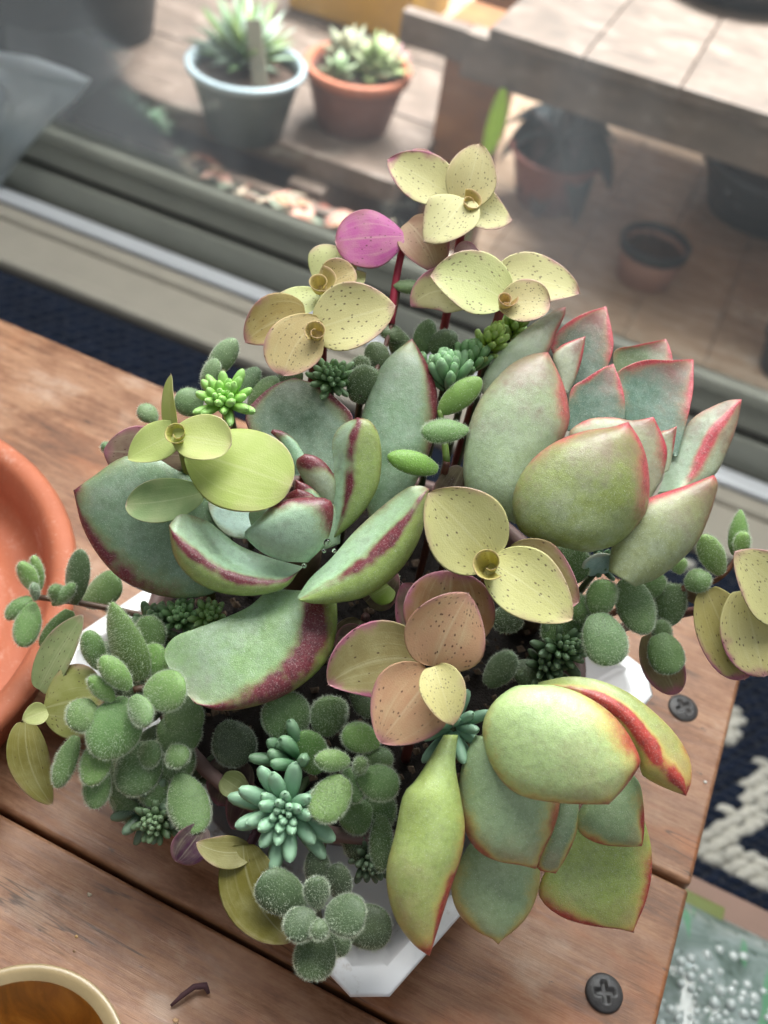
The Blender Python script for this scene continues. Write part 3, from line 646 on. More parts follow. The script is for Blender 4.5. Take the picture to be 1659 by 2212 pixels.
A([(800, 650), (812, 480), (870, 430), (940, 385), (996, 361)], [(1040, 640), (1046, 540), (1031, 450), (996, 361)], 24.1, 24.4, tint=hx('#4f6f68'), red=1.15, cup=.2, th=(.04, .12), mucro=.08, el=1.3)
A([(1190, 840), (1188, 667), (1225, 648), (1269, 629)], [(1235, 820), (1256, 720), (1269, 629)], 23.8, 23.9, tint=hx('#b6bfae'), red=1.2, th=(.14, .06), mucro=.06, nu=14, nv=8)
A([(960, 900), (850, 760), (803, 672), (830, 630), (900, 596), (1000, 592), (1080, 605), (1169, 589)], [(1150, 950), (1205, 850), (1228, 740), (1203, 660), (1169, 589)], 23.4, 23.5, tint=hx('#b0b6a4'), red=1.05, th=(.26, .08), mucro=.07)
A([(600, 1060), (400, 960), (352, 840), (364, 690), (400, 560), (470, 450), (560, 362), (640, 322), (716, 311)], [(660, 980), (760, 740), (800, 640), (810, 580), (792, 480), (762, 400), (716, 311)], 23.3, 23.8, tint=hx('#a0b49a'), red=.8, th=(.75, .08), mucro=.07, el=.35, nu=30)
leaf(rb, (1295, 1240), (1292, 1195), 80, 23.2, 23.0, (0, .5, 1), 'wedge', MB, hx('#8fb0aa'), 0, cup=.1, th=(.08, .1))
A([(860, 1168), (690, 1125), (598, 1080), (563, 980), (578, 880), (640, 780), (740, 700), (870, 650), (990, 632), (1060, 610)], [(900, 1170), (1020, 1130), (1130, 1010), (1152, 900), (1142, 780), (1112, 690), (1060, 610)], 22.5, 22.5, tint=hx('#8d9a55'), red=.95, th=(.90, .08), mucro=.06, el=.7, nu=32, nv=16, tipw=1.1)
A([(975, 1250), (988, 1150), (1038, 1032), (1100, 958), (1200, 918), (1320, 878), (1426, 838)], [(1090, 1318), (1200, 1272), (1340, 1150), (1402, 1030), (1442, 900), (1440, 860), (1426, 838)], 22.7, 23.2, tint=hx('#969e72'), red=1.0, th=(.52, .08), mucro=.07, el=1.1, er=.5, nu=30)

# ================================================================== rosette with coral edges (lower right)
rc, cc_, sc_ = plant_root('rosette_succulent', 1130, 1600, 22.6, 'lime green rosette succulent with coral edged leaves leaning over the front right of the tray', 'succulent', 'fleshy leaved rosettes in the planter')
stem(rc, curve3(sc_, (sc_ + cc_) / 2 + Vector((0, 0, .4)), cc_, 8), .5, .4, hx('#5a5a38'), 10)
A = lambda *a, **k: fleshy(rc, K9, *a, mat=MC, **k)
A([(880, 640), (800, 780), (745, 890), (738, 945), (775, 995), (850, 1042), (960, 1070), (1060, 1082), (1118, 1096)], [(1130, 560), (1178, 700), (1192, 800), (1187, 890), (1165, 980), (1135, 1050), (1118, 1096)], 22.5, 22.3, tint=hx('#9aae50'), red=1.0, cup=.06, th=(.22, .25), mucro=.05)
A([(490, 690), (420, 800), (388, 890), (390, 960), (425, 1035), (490, 1092), (545, 1118), (574, 1143)], [(700, 720), (735, 800), (742, 880), (726, 960), (685, 1040), (630, 1095), (598, 1118), (574, 1143)], 22.2, 21.9, tint=hx('#95ad80'), red=.4, th=(.4, .12), mucro=.05)
A([(940, 540), (890, 625), (892, 680), (940, 722), (1010, 745), (1090, 750), (1152, 748)], [(1110, 450), (1145, 500), (1160, 590), (1162, 670), (1158, 720), (1152, 748)], 21.9, 21.8, tint=hx('#86a070'), red=1.2, th=(.38, .1), mucro=.04)
A([(830, 540), (770, 700), (735, 790), (730, 840), (806, 858)], [(900, 540), (892, 680), (852, 785), (806, 858)], 21.8, 21.7, tint=hx('#7c946f'), red=.9, th=(.16, .08), mucro=.06, nu=18, nv=10)
A([(480, 300), (428, 420), (418, 540), (438, 680), (490, 765), (570, 808), (660, 824), (726, 840)], [(680, 340), (800, 480), (822, 580), (798, 680), (765, 750), (742, 800), (726, 840)], 21.5, 21.2, tint=hx('#9bb488'), red=.85, th=(.55, .08), mucro=.07, nu=28)
A([(735, 88), (850, 66), (960, 75), (1080, 120), (1180, 190), (1282, 290), (1342, 390), (1352, 480), (1330, 546)], [(720, 130), (860, 170), (1010, 240), (1080, 310), (1140, 410), (1152, 462), (1240, 512), (1330, 546)], 21.9, 21.3, tint=hx('#9fac62'), red=1.45, ridge=[-.2, -.2, -.1, 0, .05, 0, -.1, 0], rh=.45, rs=1.7, th=(.1, .3), mucro=.06, nu=30, nv=16)
A([(355, 300), (250, 470), (192, 540), (160, 690), (125, 830), (130, 940), (165, 1050), (230, 1140), (298, 1192)], [(412, 300), (402, 420), (426, 560), (441, 680), (426, 790), (390, 900), (345, 1040), (298, 1192)], 21.1, 20.6, tint=hx('#a2b562'), red=1.1, th=(.70, .12), mucro=.06, el=.35, er=1.1, nu=32)
A([(690, 99), (640, 105), (572, 150), (522, 220), (510, 300), (540, 410), (610, 510), (700, 556), (850, 577), (1020, 580)], [(720, 98), (800, 101), (900, 131), (1000, 190), (1080, 270), (1138, 375), (1142, 425), (1085, 510), (1020, 580)], 21.1, 20.3, tint=hx('#b4cd88'), red=.95, th=(.68, .1), mucro=.05, el=.9, nu=34, nv=18)

# ================================================================== spotted creepers
def curl(root, px, py, d, r, axis, tint, turns=1.35, h=.4):
    """young rolled leaf: a spiral funnel of thin leaf"""
    c = atd(px, py, d); ax = fdir(axis); u0 = ax.cross(RT if abs(ax.dot(RT)) < .9 else UP).normalized(); v0 = ax.cross(u0)
    r = r * d / FPX; n, mrows = 34, 5; vs, fs = [], []; a0 = rnd.uniform(0, 6)
    for side in (0, 1):
        for i in range(n + 1):
            t = i / n; a = a0 + t * turns * 2 * math.pi; rr = r * (.32 + .68 * t) - side * .018
            hh = h * (.55 + .45 * math.sin(t * math.pi * .9 + .3))
            for j in range(mrows + 1):
                s = j / mrows; q = rr * (.35 + .65 * s ** .7)
                vs.append(c + u0 * (q * math.cos(a)) + v0 * (q * math.sin(a)) + ax * (hh * (s - 1) + .12 * t * s))
    W = mrows + 1; off = (n + 1) * W
    for i in range(n):
        for j in range(mrows):
            q = (i * W + j, i * W + j + 1, (i + 1) * W + j + 1, (i + 1) * W + j); fs.append(q); fs.append(tuple(off + x for x in q[::-1]))
    for i in range(n):
        q = (i * W + mrows, off + i * W + mrows, off + (i + 1) * W + mrows, (i + 1) * W + mrows); fs.append(q)
    me = bpy.data.meshes.new('rolled_leaf'); me.from_pydata([p - c for p in vs], [], fs)
    N = len(vs); add_attrs(me, [((k % W) / W, (k // W) / (n + 1) % 1) for k in range(N)], [((k % W) / mrows) ** 3 * .8 for k in range(N)], [0] * N, [(k % W) / W for k in range(N)], [0] * N)
    o = link('rolled_leaf', me, root, (MT,), c - root.location); o.color = (*tint, .4); o['spots'] = .25; return o
YC = hx('#c5c384'); YP = hx('#b9a878'); PK = hx('#ab7f74'); GR = hx('#a4b352'); OL = hx('#8d8a4a')
CG = 'spotted creeper sprigs'
def sprig(px, py, d, label, stem_r=.11, tint=hx('#6e2a24'), bend=(0, 0, 1)):
    r, c, s = plant_root('creeper_sprig', px, py, d, label, 'creeper', CG)
    stem(r, curve3(s, (s + c) / 2 + Vector(bend) * .8, c - fdir((0, .15, 1)) * .12, 12), stem_r * 1.15, stem_r, tint)
    return r
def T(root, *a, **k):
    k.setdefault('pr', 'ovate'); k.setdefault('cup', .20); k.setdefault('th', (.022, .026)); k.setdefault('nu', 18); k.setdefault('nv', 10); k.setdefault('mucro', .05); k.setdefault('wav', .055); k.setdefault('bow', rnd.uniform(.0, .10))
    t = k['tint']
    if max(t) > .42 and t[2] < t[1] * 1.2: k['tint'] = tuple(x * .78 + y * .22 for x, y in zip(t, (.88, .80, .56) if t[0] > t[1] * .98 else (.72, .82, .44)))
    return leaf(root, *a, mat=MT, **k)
t1 = sprig(1005, 445, 24.6, 'cream and pink spotted creeper sprig standing tallest at the top of the planter', tint=hx('#8c2f38'), bend=(.2, .6, 1))
T(t1, (975, 425), (838, 344), 118, 25.0, 25.1, (-.1, .25, 1), tint=YC, red=1.3, spots=.35)
T(t1, (930, 370), (893, 322), 50, 25.3, 25.4, (0, .2, 1), tint=PK, red=1.2)
T(t1, (1000, 437), (1106, 474), 100, 25.0, 24.9, (.15, .3, 1), tint=YC, red=.8, spots=.5, side=-.12)
T(t1, (1000, 445), (1036, 310), 112, 24.7, 24.7, (.1, -.15, 1), tint=hx('#cdc388'), red=.45, spots=.6, cup=.22)
T(t1, (1002, 428), (916, 522), 122, 24.5, 24.2, (-.1, .3, 1), tint=hx('#c9c78c'), red=.45, spots=.65, side=.12)
curl(t1, 1016, 437, 24.35, 22 * 1.3, (.3, .4, 1), hx('#cdb878'), h=.3)
T(t1, (880, 480), (945, 590), 112, 24.9, 24.6, (.1, -.1, 1), tint=hx('#a07c66'), red=1.0, spots=.3, side=.1)
T(t1, (872, 512), (724, 522), 136, 24.7, 24.6, (-.1, .2, 1), pr='round', tint=hx('#b8559a'), red=1.1, spots=.2, cup=-.05)
T(t1, (985, 560), (1037, 548), 62, 24.8, 24.9, (.1, .2, 1), tint=hx('#b58aa0'), red=1.0, spots=.2)
sp_ = atd(860, 590, 24.8); stem(t1, curve3(atd(845, 700, 24.9), atd(850, 600, 25.0), atd(880, 500, 24.9), 8), .10, .10, hx('#a32a44'))
t2 = sprig(1088, 648, 24.0, 'cream spotted creeper sprig with paired open leaves above the pink tipped rosette', tint=hx('#7a3030'))
T(t2, (1020, 650), (888, 662), 108, 24.5, 24.5, (-.1, .1, 1), tint=hx('#a9a376'), red=1.0, spots=.25, side=-.32)
T(t2, (1075, 610), (1251, 634), 128, 24.3, 24.4, (.1, .35, 1), tint=YC, red=.75, spots=.6, side=.16)
T(t2, (1092, 650), (930, 597), 150, 24.0, 23.9, (-.05, .3, 1), tint=hx('#c6c98a'), red=.6, spots=.6, side=-.12)
T(t2, (1078, 660), (1188, 655), 104, 23.7, 23.5, (.1, .3, 1), pr='round', tint=hx('#c9bd84'), red=.6, spots=.6, cup=.25, mucro=.01)
curl(t2, 1093, 648, 23.45, 20 * 1.3, (.2, .5, 1), hx('#c4a874'), h=.3)
t3 = sprig(700, 640, 24.2, 'small cream creeper sprig with a rolled centre just left of the magenta leaf', tint=hx('#7a3030'))
T(t3, (690, 615), (745, 540), 112, 24.8, 24.9, (-.1, .2, 1), pr='round', tint=hx('#c8cb90'), red=.45, spots=.3, cup=.2)
T(t3, (700, 655), (790, 590), 70, 24.6, 24.7, (.1, .3, 1), tint=hx('#bcc084'), red=.4, spots=.2)
T(t3, (690, 640), (562, 675), 82, 24.3, 24.2, (-.1, .45, 1), tint=hx('#c9cf92'), red=.5, spots=.6, side=.10)
T(t3, (688, 625), (768, 585), 84, 24.2, 24.1, (.1, .3, 1), pr='round', tint=hx('#b79e60'), red=.5, spots=.5, cup=.35, mucro=.01)
curl(t3, 692, 610, 23.9, 30 * 1.3, (.1, .5, 1), hx('#c8b878'), h=.35)
t4 = sprig(683, 720, 23.5, 'cream creeper sprig with three broad leaves round a rolled tip, below the smaller one', tint=hx('#7a3030'))
T(t4, (660, 680), (530, 740), 118, 23.9, 23.8, (-.15, .05, 1), tint=hx('#a8945c'), red=.9, spots=.4, side=-.12)
T(t4, (683, 712), (854, 660), 158, 23.5, 23.3, (.1, .25, 1), tint=hx('#c2bd7c'), red=.55, spots=.45)
T(t4, (690, 690), (612, 812), 128, 23.2, 23.0, (-.05, .1, 1), tint=hx('#c2aa6e'), red=.7, spots=.5, mucro=.02, side=-.14, pr='round')
curl(t4, 683, 718, 22.9, 22 * 1.3, (.1, .3, 1), hx('#c9b67c'), h=.35)
t5 = sprig(385, 940, 22.4, 'bright lime green creeper sprig lying over the maroon edged rosette at left', tint=hx('#8a8a3c'))
T(t5, (395, 985), (224, 975), 118, 23.2, 23.4, (0, .1, 1), tint=hx('#7a5f58'), red=.9, spots=.2, cup=0, pr='wedge')
T(t5, (435, 1065), (272, 1090), 105, 22.7, 22.5, (-.05, .4, 1), tint=hx('#86a06a'), red=.1, spots=.0, side=.10, mucro=0, pr='oval')
T(t5, (378, 945), (369, 810), 62, 22.4, 22.3, (-.75, .1, .7), tint=GR, red=.15, spots=.0, pr='ovate')
T(t5, (392, 930), (276, 992), 92, 22.3, 22.2, (-.3, .2, 1), tint=hx('#a9ba5c'), red=.15, spots=.0)
T(t5, (405, 975), (630, 1050), 200, 22.2, 21.9, (.05, .4, 1), tint=hx('#a2b448'), red=.12, spots=.0, nu=22, cup=-.05, pr='round', mucro=.04)
T(t5, (372, 940), (500, 960), 112, 21.9, 21.7, (.1, .35, 1), tint=hx('#b3bd66'), red=.2, spots=.0, cup=.2, mucro=.02, pr='round')
curl(t5, 383, 936, 21.75, 24 * 1.3, (-.1, .4, 1), hx('#b9bd5c'), h=.4)
t6 = sprig(1060, 1220, 21.9, 'yellow green spotted creeper sprig in the middle of the planter', tint=hx('#7a4a34'))
T(t6, (1090, 1195), (1250, 1300), 158, 21.9, 21.7, (.1, .2, 1), tint=hx('#8f7d54'), red=.9, spots=.2, side=-.08)
T(t6, (1062, 1208), (925, 1065), 188, 21.5, 21.3, (-.08, .3, 1), tint=hx('#b6b66a'), red=.45, spots=.35, nu=22)
T(t6, (1062, 1215), (1236, 1338), 156, 21.4, 21.0, (.08, .3, 1), tint=hx('#bfc070'), red=.35, spots=.5, nu=22)
curl(t6, 1057, 1216, 20.9, 34 * 1.3, (-.2, .35, 1), hx('#c3b96e'), h=.6, turns=1.2)
t7 = sprig(930, 1450, 21.2, 'dusky pink spotted creeper sprig with a small yellow cupped leaf at its centre', tint=hx('#7a3a34'))
T(t7, (960, 1400), (870, 1260), 130, 22.1, 22.2, (-.2, .1, 1), tint=hx('#6d5552'), red=1.0, spots=.1)
T(t7, (962, 1420), (975, 1232), 198, 21.7, 21.8, (0, .1, 1), tint=hx('#a07656'), red=1.1, spots=.2, pr='round')
T(t7, (800, 1400), (725, 1375), 80, 22.4, 22.5, (0, .1, 1), tint=hx('#5d443c'), red=.9, spots=.1, pr='round')
T(t7, (905, 1425), (710, 1478), 170, 21.6, 21.5, (-.1, .15, 1), tint=hx('#94885a'), red=1.5, spots=.2, side=-.22)
T(t7, (935, 1440), (1012, 1282), 178, 21.1, 20.9, (.05, .2, 1), tint=hx('#c48a66'), red=.75, spots=.5, side=.05)
T(t7, (935, 1455), (822, 1604), 178, 21.0, 20.7, (-.05, .3, 1), tint=hx('#b87a56'), red=.75, spots=.35)
T(t7, (938, 1440), (978, 1566), 100, 20.7, 20.3, (.05, .35, 1), tint=hx('#c0b86c'), red=.45, spots=.55, cup=.32)
t8 = sprig(1640, 1300, 24.0, 'pink edged yellow creeper sprig trailing past the right side of the planter', tint=hx('#7a4a44'), bend=(-.3, .2, .6))
T(t8, (1400, 1370), (1462, 1500), 88, 24.5, 24.2, (-.3, .1, 1), tint=hx('#7d6a52'), red=1.4, spots=.2, mucro=.0, cup=.2, pr='oval')
T(t8, (1510, 1300), (1480, 1255), 40, 24.3, 24.4, (-.1, .1, 1), tint=hx('#7d6458'), red=.9, spots=.1)
T(t8, (1525, 1275), (1608, 1468), 128, 24.0, 23.7, (-.1, .25, 1), tint=hx('#aaa062'), red=1.3, spots=.35, pr='oval', mucro=.02)
T(t8, (1605, 1275), (1650, 1462), 150, 23.7, 23.4, (-.1, .25, 1), tint=hx('#bdb66e'), red=1.1, spots=.5, pr='oval', mucro=.02)
T(t8, (1720, 1330), (1588, 1192), 150, 23.4, 23.2, (-.05, .25, 1), tint=hx('#c6c47e'), red=.8, spots=.7)
t9 = sprig(95, 1545, 23.0, 'olive green creeper sprig hanging at the far left over the terracotta saucer edge', tint=hx('#7a6a44'), bend=(-.2, -.2, .5))
T(t9, (85, 1490), (178, 1328), 92, 23.3, 23.2, (-.35, .2, 1), tint=hx('#8fa06e'), red=.5, spots=.35, mucro=.0)
T(t9, (55, 1560), (113, 1738), 86, 23.1, 23.0, (.3, .1, 1), tint=hx('#86803f'), red=.3, spots=.05, mucro=.02, side=-.18)
T(t9, (95, 1530), (225, 1500), 165, 22.9, 22.6, (-.1, .35, 1), tint=hx('#8f9452'), red=.5, spots=.3, cup=-.12, pr='oval', mucro=.0)
T(t9, (102, 1535), (48, 1556), 50, 22.5, 22.3, (0, .3, 1), tint=hx('#a3ab6c'), red=.2, spots=.0, cup=.35)
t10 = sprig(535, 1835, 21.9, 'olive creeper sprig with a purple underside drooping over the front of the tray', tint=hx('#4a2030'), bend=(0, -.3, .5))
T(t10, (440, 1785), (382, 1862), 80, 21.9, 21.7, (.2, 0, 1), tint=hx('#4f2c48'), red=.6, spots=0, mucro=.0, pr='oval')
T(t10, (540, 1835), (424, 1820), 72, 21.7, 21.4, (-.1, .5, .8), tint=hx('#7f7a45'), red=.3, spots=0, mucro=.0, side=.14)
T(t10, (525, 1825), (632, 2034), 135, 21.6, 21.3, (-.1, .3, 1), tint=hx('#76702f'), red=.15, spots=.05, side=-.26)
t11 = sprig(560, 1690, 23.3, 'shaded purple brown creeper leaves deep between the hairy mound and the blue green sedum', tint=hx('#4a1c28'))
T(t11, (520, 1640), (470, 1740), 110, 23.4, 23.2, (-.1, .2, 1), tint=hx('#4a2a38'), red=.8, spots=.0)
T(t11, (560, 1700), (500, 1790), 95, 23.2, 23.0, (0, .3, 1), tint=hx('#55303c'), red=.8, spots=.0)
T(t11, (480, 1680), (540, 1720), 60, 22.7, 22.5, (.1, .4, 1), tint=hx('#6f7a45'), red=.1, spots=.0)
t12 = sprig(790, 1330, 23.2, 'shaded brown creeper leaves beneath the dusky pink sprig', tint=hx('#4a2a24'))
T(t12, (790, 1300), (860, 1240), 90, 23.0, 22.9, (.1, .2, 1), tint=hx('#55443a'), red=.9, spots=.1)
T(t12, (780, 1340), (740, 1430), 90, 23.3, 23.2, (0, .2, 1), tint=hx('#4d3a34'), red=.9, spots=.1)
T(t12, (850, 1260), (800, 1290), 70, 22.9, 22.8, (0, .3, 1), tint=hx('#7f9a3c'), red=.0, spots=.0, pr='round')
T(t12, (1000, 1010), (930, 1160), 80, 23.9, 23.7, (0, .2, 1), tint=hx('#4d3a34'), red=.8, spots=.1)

# ================================================================== hairy green sprigs
CF = 'hairy leaved sprigs'
def fsprig(px, py, d, label, tint=hx('#5a4030'), r=.085, bend=(0, 0, .8)):
    o, c, s = plant_root('hairy_sprig', px, py, d, label, 'succulent', CF)
    stem(o, curve3(s, (s + c) / 2 + Vector(bend), c, 12), r * 1.2, r, tint); return o
G1, G2, G3, G4 = hx('#7fa658'), hx('#678c4c'), hx('#4c6e38'), hx('#7fa05c')
def F(root, B, T, w, dB, dT=None, tint=G2, face=(0, .3, 1), hd=1.0, **k):
    dT = dB - .25 if dT is None else dT
    ln = math.hypot(T[0] - B[0], T[1] - B[1])
    k.setdefault('pr', 'round'); k.setdefault('cup', -.10); k.setdefault('th', (.13, .13)); k.setdefault('nu', 14); k.setdefault('nv', 8); k.setdefault('mucro', 0)
    if k['pr'] == 'round' and rnd.random() < .45: k['pr'] = 'oval'; w *= 1.06
    k.setdefault('bow', rnd.uniform(-.06, .08)); k.setdefault('twist', rnd.uniform(-.35, .35)); face = (face[0] + rnd.uniform(-.3, .3), face[1] + rnd.uniform(-.2, .25), face[2])
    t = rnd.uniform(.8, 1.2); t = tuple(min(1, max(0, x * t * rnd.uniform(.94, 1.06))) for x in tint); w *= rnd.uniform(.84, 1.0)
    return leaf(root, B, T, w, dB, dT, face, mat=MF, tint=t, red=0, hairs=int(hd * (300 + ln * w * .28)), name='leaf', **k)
f1 = fsprig(80, 1290, 24.8, 'small hairy green sprig on a bare brown stem reaching left over the terracotta saucer', hx('#6a5040'), .075, (-.5, -.2, .4))
F(f1, (180, 1300), (258, 1250), 80, 25.6, 25.4, G2, pr='pad', hd=.4)
F(f1, (150, 1318), (85, 1395), 55, 25.2, 25.0, G2, hd=.5, side=.1)
F(f1, (157, 1305), (175, 1186), 58, 24.9, 24.7, hx('#47603c'), hd=.5)
F(f1, (145, 1300), (112, 1268), 42, 24.8, 24.5, G2, (.3, .3, 1))
F(f1, (112, 1306), (160, 1262), 38, 24.7, 24.5, G2, (-.3, .4, 1))
F(f1, (84, 1275), (72, 1200), 36, 24.7, 24.6, G1, pr='oval')
F(f1, (76, 1278), (43, 1214), 42, 24.5, 24.3, G1, pr='oval')
F(f1, (68, 1292), (14, 1336), 42, 24.5, 24.4, G2)
F(f1, (72, 1300), (48, 1398), 66, 24.4, 24.1, G2)
F(f1, (76, 1298), (70, 1262), 24, 24.2, 24.0, hx('#8fa886'))
f2 = fsprig(290, 1490, 22.4, 'large mound of hairy green leaves at lower left of the planter')
F(f2, (330, 1420), (318, 1330), 70, 22.9, 22.9, G2)
F(f2, (322, 1480), (340, 1390), 70, 22.7, 22.6, G1)
F(f2, (215, 1445), (188, 1362), 58, 22.7, 22.6, G2, pr='oval')
F(f2, (305, 1470), (240, 1300), 100, 22.5, 22.2, G1, (-.1, .25, 1), pr='ovate', mucro=.03)
F(f2, (440, 1540), (355, 1560), 120, 23.0, 22.9, G3)
F(f2, (345, 1560), (425, 1610), 105, 22.9, 22.7, G3)
F(f2, (345, 1600), (405, 1680), 90, 22.8, 22.6, G3)
F(f2, (330, 1610), (265, 1715), 105, 22.6, 22.3, G3)
F(f2, (335, 1660), (330, 1745), 80, 22.7, 22.5, G3)
F(f2, (300, 1620), (345, 1640), 60, 22.5, 22.3, G3)
F(f2, (250, 1640), (300, 1780), 90, 23.0, 22.9, G3)
F(f2, (385, 1670), (428, 1802), 98, 22.2, 21.8, G2)
F(f2, (370, 1610), (395, 1655), 60, 22.2, 22.0, G2)
F(f2, (165, 1590), (122, 1702), 52, 22.4, 22.2, G2, (-.4, .2, 1), pr='oval')
F(f2, (215, 1650), (205, 1748), 70, 22.4, 22.2, G2, pr='oval')
F(f2, (220, 1600), (190, 1698), 72, 22.2, 21.9, G1)
F(f2, (280, 1510), (215, 1640), 118, 22.1, 21.8, G2)
F(f2, (205, 1520), (150, 1570), 78, 22.0, 21.8, G2)
F(f2, (245, 1515), (192, 1462), 46, 22.0, 21.8, G1, pr='oval')
F(f2, (280, 1488), (218, 1418), 54, 21.9, 21.7, G1, pr='oval')
F(f2, (312, 1500), (402, 1485), 108, 21.9, 21.6, G1, (.1, .35, 1), pr='pad')
F(f2, (285, 1505), (318, 1568), 62, 21.8, 21.5, hx('#6d8f58'))
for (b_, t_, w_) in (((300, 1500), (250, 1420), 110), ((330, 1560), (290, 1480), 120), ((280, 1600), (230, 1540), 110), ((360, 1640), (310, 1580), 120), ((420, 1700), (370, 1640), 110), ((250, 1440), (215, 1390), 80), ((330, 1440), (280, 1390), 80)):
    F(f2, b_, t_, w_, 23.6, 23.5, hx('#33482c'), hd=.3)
f3 = fsprig(740, 1640, 22.0, 'dark hairy green sprig between the blue green finger sedum and the lime rosette')
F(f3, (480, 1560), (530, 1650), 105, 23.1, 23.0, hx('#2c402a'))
F(f3, (640, 1600), (600, 1500), 112, 22.6, 22.4, G3, pr='pad')
F(f3, (700, 1590), (722, 1505), 88, 22.5, 22.3, G3, pr='pad')
F(f3, (690, 1670), (650, 1580), 85, 22.4, 22.2, hx('#4c7a34'), pr='oval', hd=.5)
F(f3, (820, 1610), (740, 1580), 75, 22.2, 22.0, G1)
F(f3, (780, 1640), (850, 1640), 60, 22.3, 22.2, G3)
F(f3, (800, 1740), (735, 1780), 90, 22.4, 22.2, G3)
F(f3, (790, 1760), (850, 1730), 90, 22.5, 22.4, G3)
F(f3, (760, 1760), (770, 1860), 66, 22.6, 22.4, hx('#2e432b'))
F(f3, (825, 1760), (822, 1885), 62, 22.3, 22.1, G3, pr='oval')
F(f3, (750, 1660), (772, 1735), 58, 21.9, 21.7, G3)
F(f3, (770, 1680), (862, 1702), 92, 21.7, 21.5, G2)
F(f3, (755, 1645), (680, 1640), 56, 21.7, 21.5, G1, pr='oval')
F(f3, (765, 1670), (785, 1640), 36, 21.6, 21.4, G2)
F(f3, (745, 1680), (680, 1770), 90, 21.5, 21.1, hx('#6b8a4a'), pr='pad', hd=1.3)
f4 = fsprig(690, 1985, 21.0, 'dark green hairy sprig hanging in front of the white tray', hx('#5c5644'), .075, (-.2, -.8, .3))
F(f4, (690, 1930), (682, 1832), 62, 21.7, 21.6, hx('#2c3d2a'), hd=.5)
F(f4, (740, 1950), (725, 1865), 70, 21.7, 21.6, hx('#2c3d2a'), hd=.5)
F(f4, (740, 1990), (846, 2015), 106, 21.5, 21.3, hx('#34492c'), pr='pad', hd=.6)
F(f4, (700, 2005), (750, 2060), 66, 21.3, 21.2, hx('#34492c'))
F(f4, (655, 1965), (560, 1898), 105, 21.2, 21.0, hx('#3c5236'), pr='pad', hd=.6)
F(f4, (690, 2010), (672, 2118), 108, 21.0, 20.7, hx('#435c34'), pr='pad')
F(f4, (690, 1965), (680, 1895), 64, 20.9, 20.8, hx('#40583a'))
F(f4, (705, 1970), (790, 1985), 92, 20.7, 20.4, hx('#40583a'), pr='pad')
F(f4, (680, 1975), (616, 2018), 70, 20.7, 20.5, hx('#40583a'))
F(f4, (690, 1985), (690, 2032), 46, 20.5, 20.4, hx('#48603e'))
f5 = fsprig(1300, 1310, 23.2, 'hairy green leaves packed under the pink edged rosette, right of the middle')
F(f5, (1200, 1260), (1255, 1180), 95, 23.3, 23.2, G3)
F(f5, (1260, 1310), (1180, 1390), 90, 23.4, 23.3, G3)
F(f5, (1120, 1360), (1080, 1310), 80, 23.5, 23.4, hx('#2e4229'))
F(f5, (1050, 1480), (1110, 1410), 70, 23.0, 22.9, hx('#4b6249'), pr='oval', hd=.6)
F(f5, (1280, 1340), (1232, 1290), 62, 23.0, 22.9, G2)
F(f5, (1350, 1250), (1400, 1370), 90, 23.3, 23.1, G3)
F(f5, (1290, 1330), (1310, 1252), 82, 22.8, 22.6, G2, pr='pad')
F(f5, (1290, 1325), (1322, 1438), 116, 22.5, 22.2, hx('#56794a'), pr='pad')
f6 = fsprig(1480, 1270, 24.2, 'upright hairy green sprig at the right beside the door rail', hx('#7a4a34'))
F(f6, (1440, 1350), (1460, 1260), 80, 24.3, 24.2, G3, pr='pad')
F(f6, (1390, 1290), (1430, 1240), 60, 24.3, 24.2, G2)
F(f6, (1420, 1370), (1458, 1455), 80, 24.0, 23.8, G3, pr='pad', hd=.4)
F(f6, (1440, 1390), (1420, 1340), 50, 24.2, 24.1, G3)
F(f6, (1480, 1265), (1535, 1245), 52, 24.1, 24.0, G2)
F(f6, (1560, 1240), (1515, 1155), 58, 24.2, 24.1, G1, pr='oval')
F(f6, (1470, 1240), (1465, 1205), 40, 24.2, 24.1, G1)
F(f6, (1590, 1200), (1600, 1100), 46, 24.4, 24.3, G1, pr='ovate')
F(f6, (1600, 1205), (1607, 1148), 42, 24.2, 24.0, G1)
stem(f6, curve3(atd(1480, 1270, 24.3), atd(1560, 1270, 24.4), atd(1592, 1200, 24.4), 8), .07, .06, hx('#7a4a34'))
f7 = fsprig(965, 1000, 23.6, 'young glossy green sprig between the two large rosettes', hx('#5a3020'), .09, (0, 0, .3))
F(f7, (950, 890), (1040, 818), 58, 23.8, 23.6, hx('#79a348'), hd=.2, pr='oval')
F(f7, (1012, 928), (910, 935), 62, 23.3, 23.1, hx('#6d9650'))
F(f7, (945, 1015), (836, 985), 54, 23.2, 22.9, hx('#76a83a'), hd=.3, pr='oval')
stem(f7, curve3(atd(965, 1000, 23.7), atd(960, 940, 23.9), atd(950, 885, 23.8), 8), .09, .07, hx('#6d8a3c'))
f8 = fsprig(480, 800, 24.2, 'grey green hairy sprig at the back left corner of the planter', hx('#6a6a4c'))
F(f8, (455, 810), (510, 732), 62, 24.4, 24.3, hx('#7b9a72'), hd=.4, pr='oval')
F(f8, (440, 840), (470, 775), 45, 24.2, 24.1, hx('#6f8f64'), hd=.5)
F(f8, (500, 860), (560, 795), 66, 24.5, 24.5, hx('#5f8058'), hd=.4, pr='oval')
F(f8, (540, 880), (600, 815), 60, 24.4, 24.4, hx('#7d9a66'), hd=.4, pr='oval')
F(f8, (430, 890), (385, 845), 62, 24.4, 24.4, hx('#6b8a5c'), hd=.4)
F(f8, (340, 910), (300, 880), 50, 24.4, 24.4, hx('#7a9868'), hd=.4)
F(f8, (250, 975), (218, 960), 28, 24.0, 24.0, hx('#6b8a5c'), hd=.4)
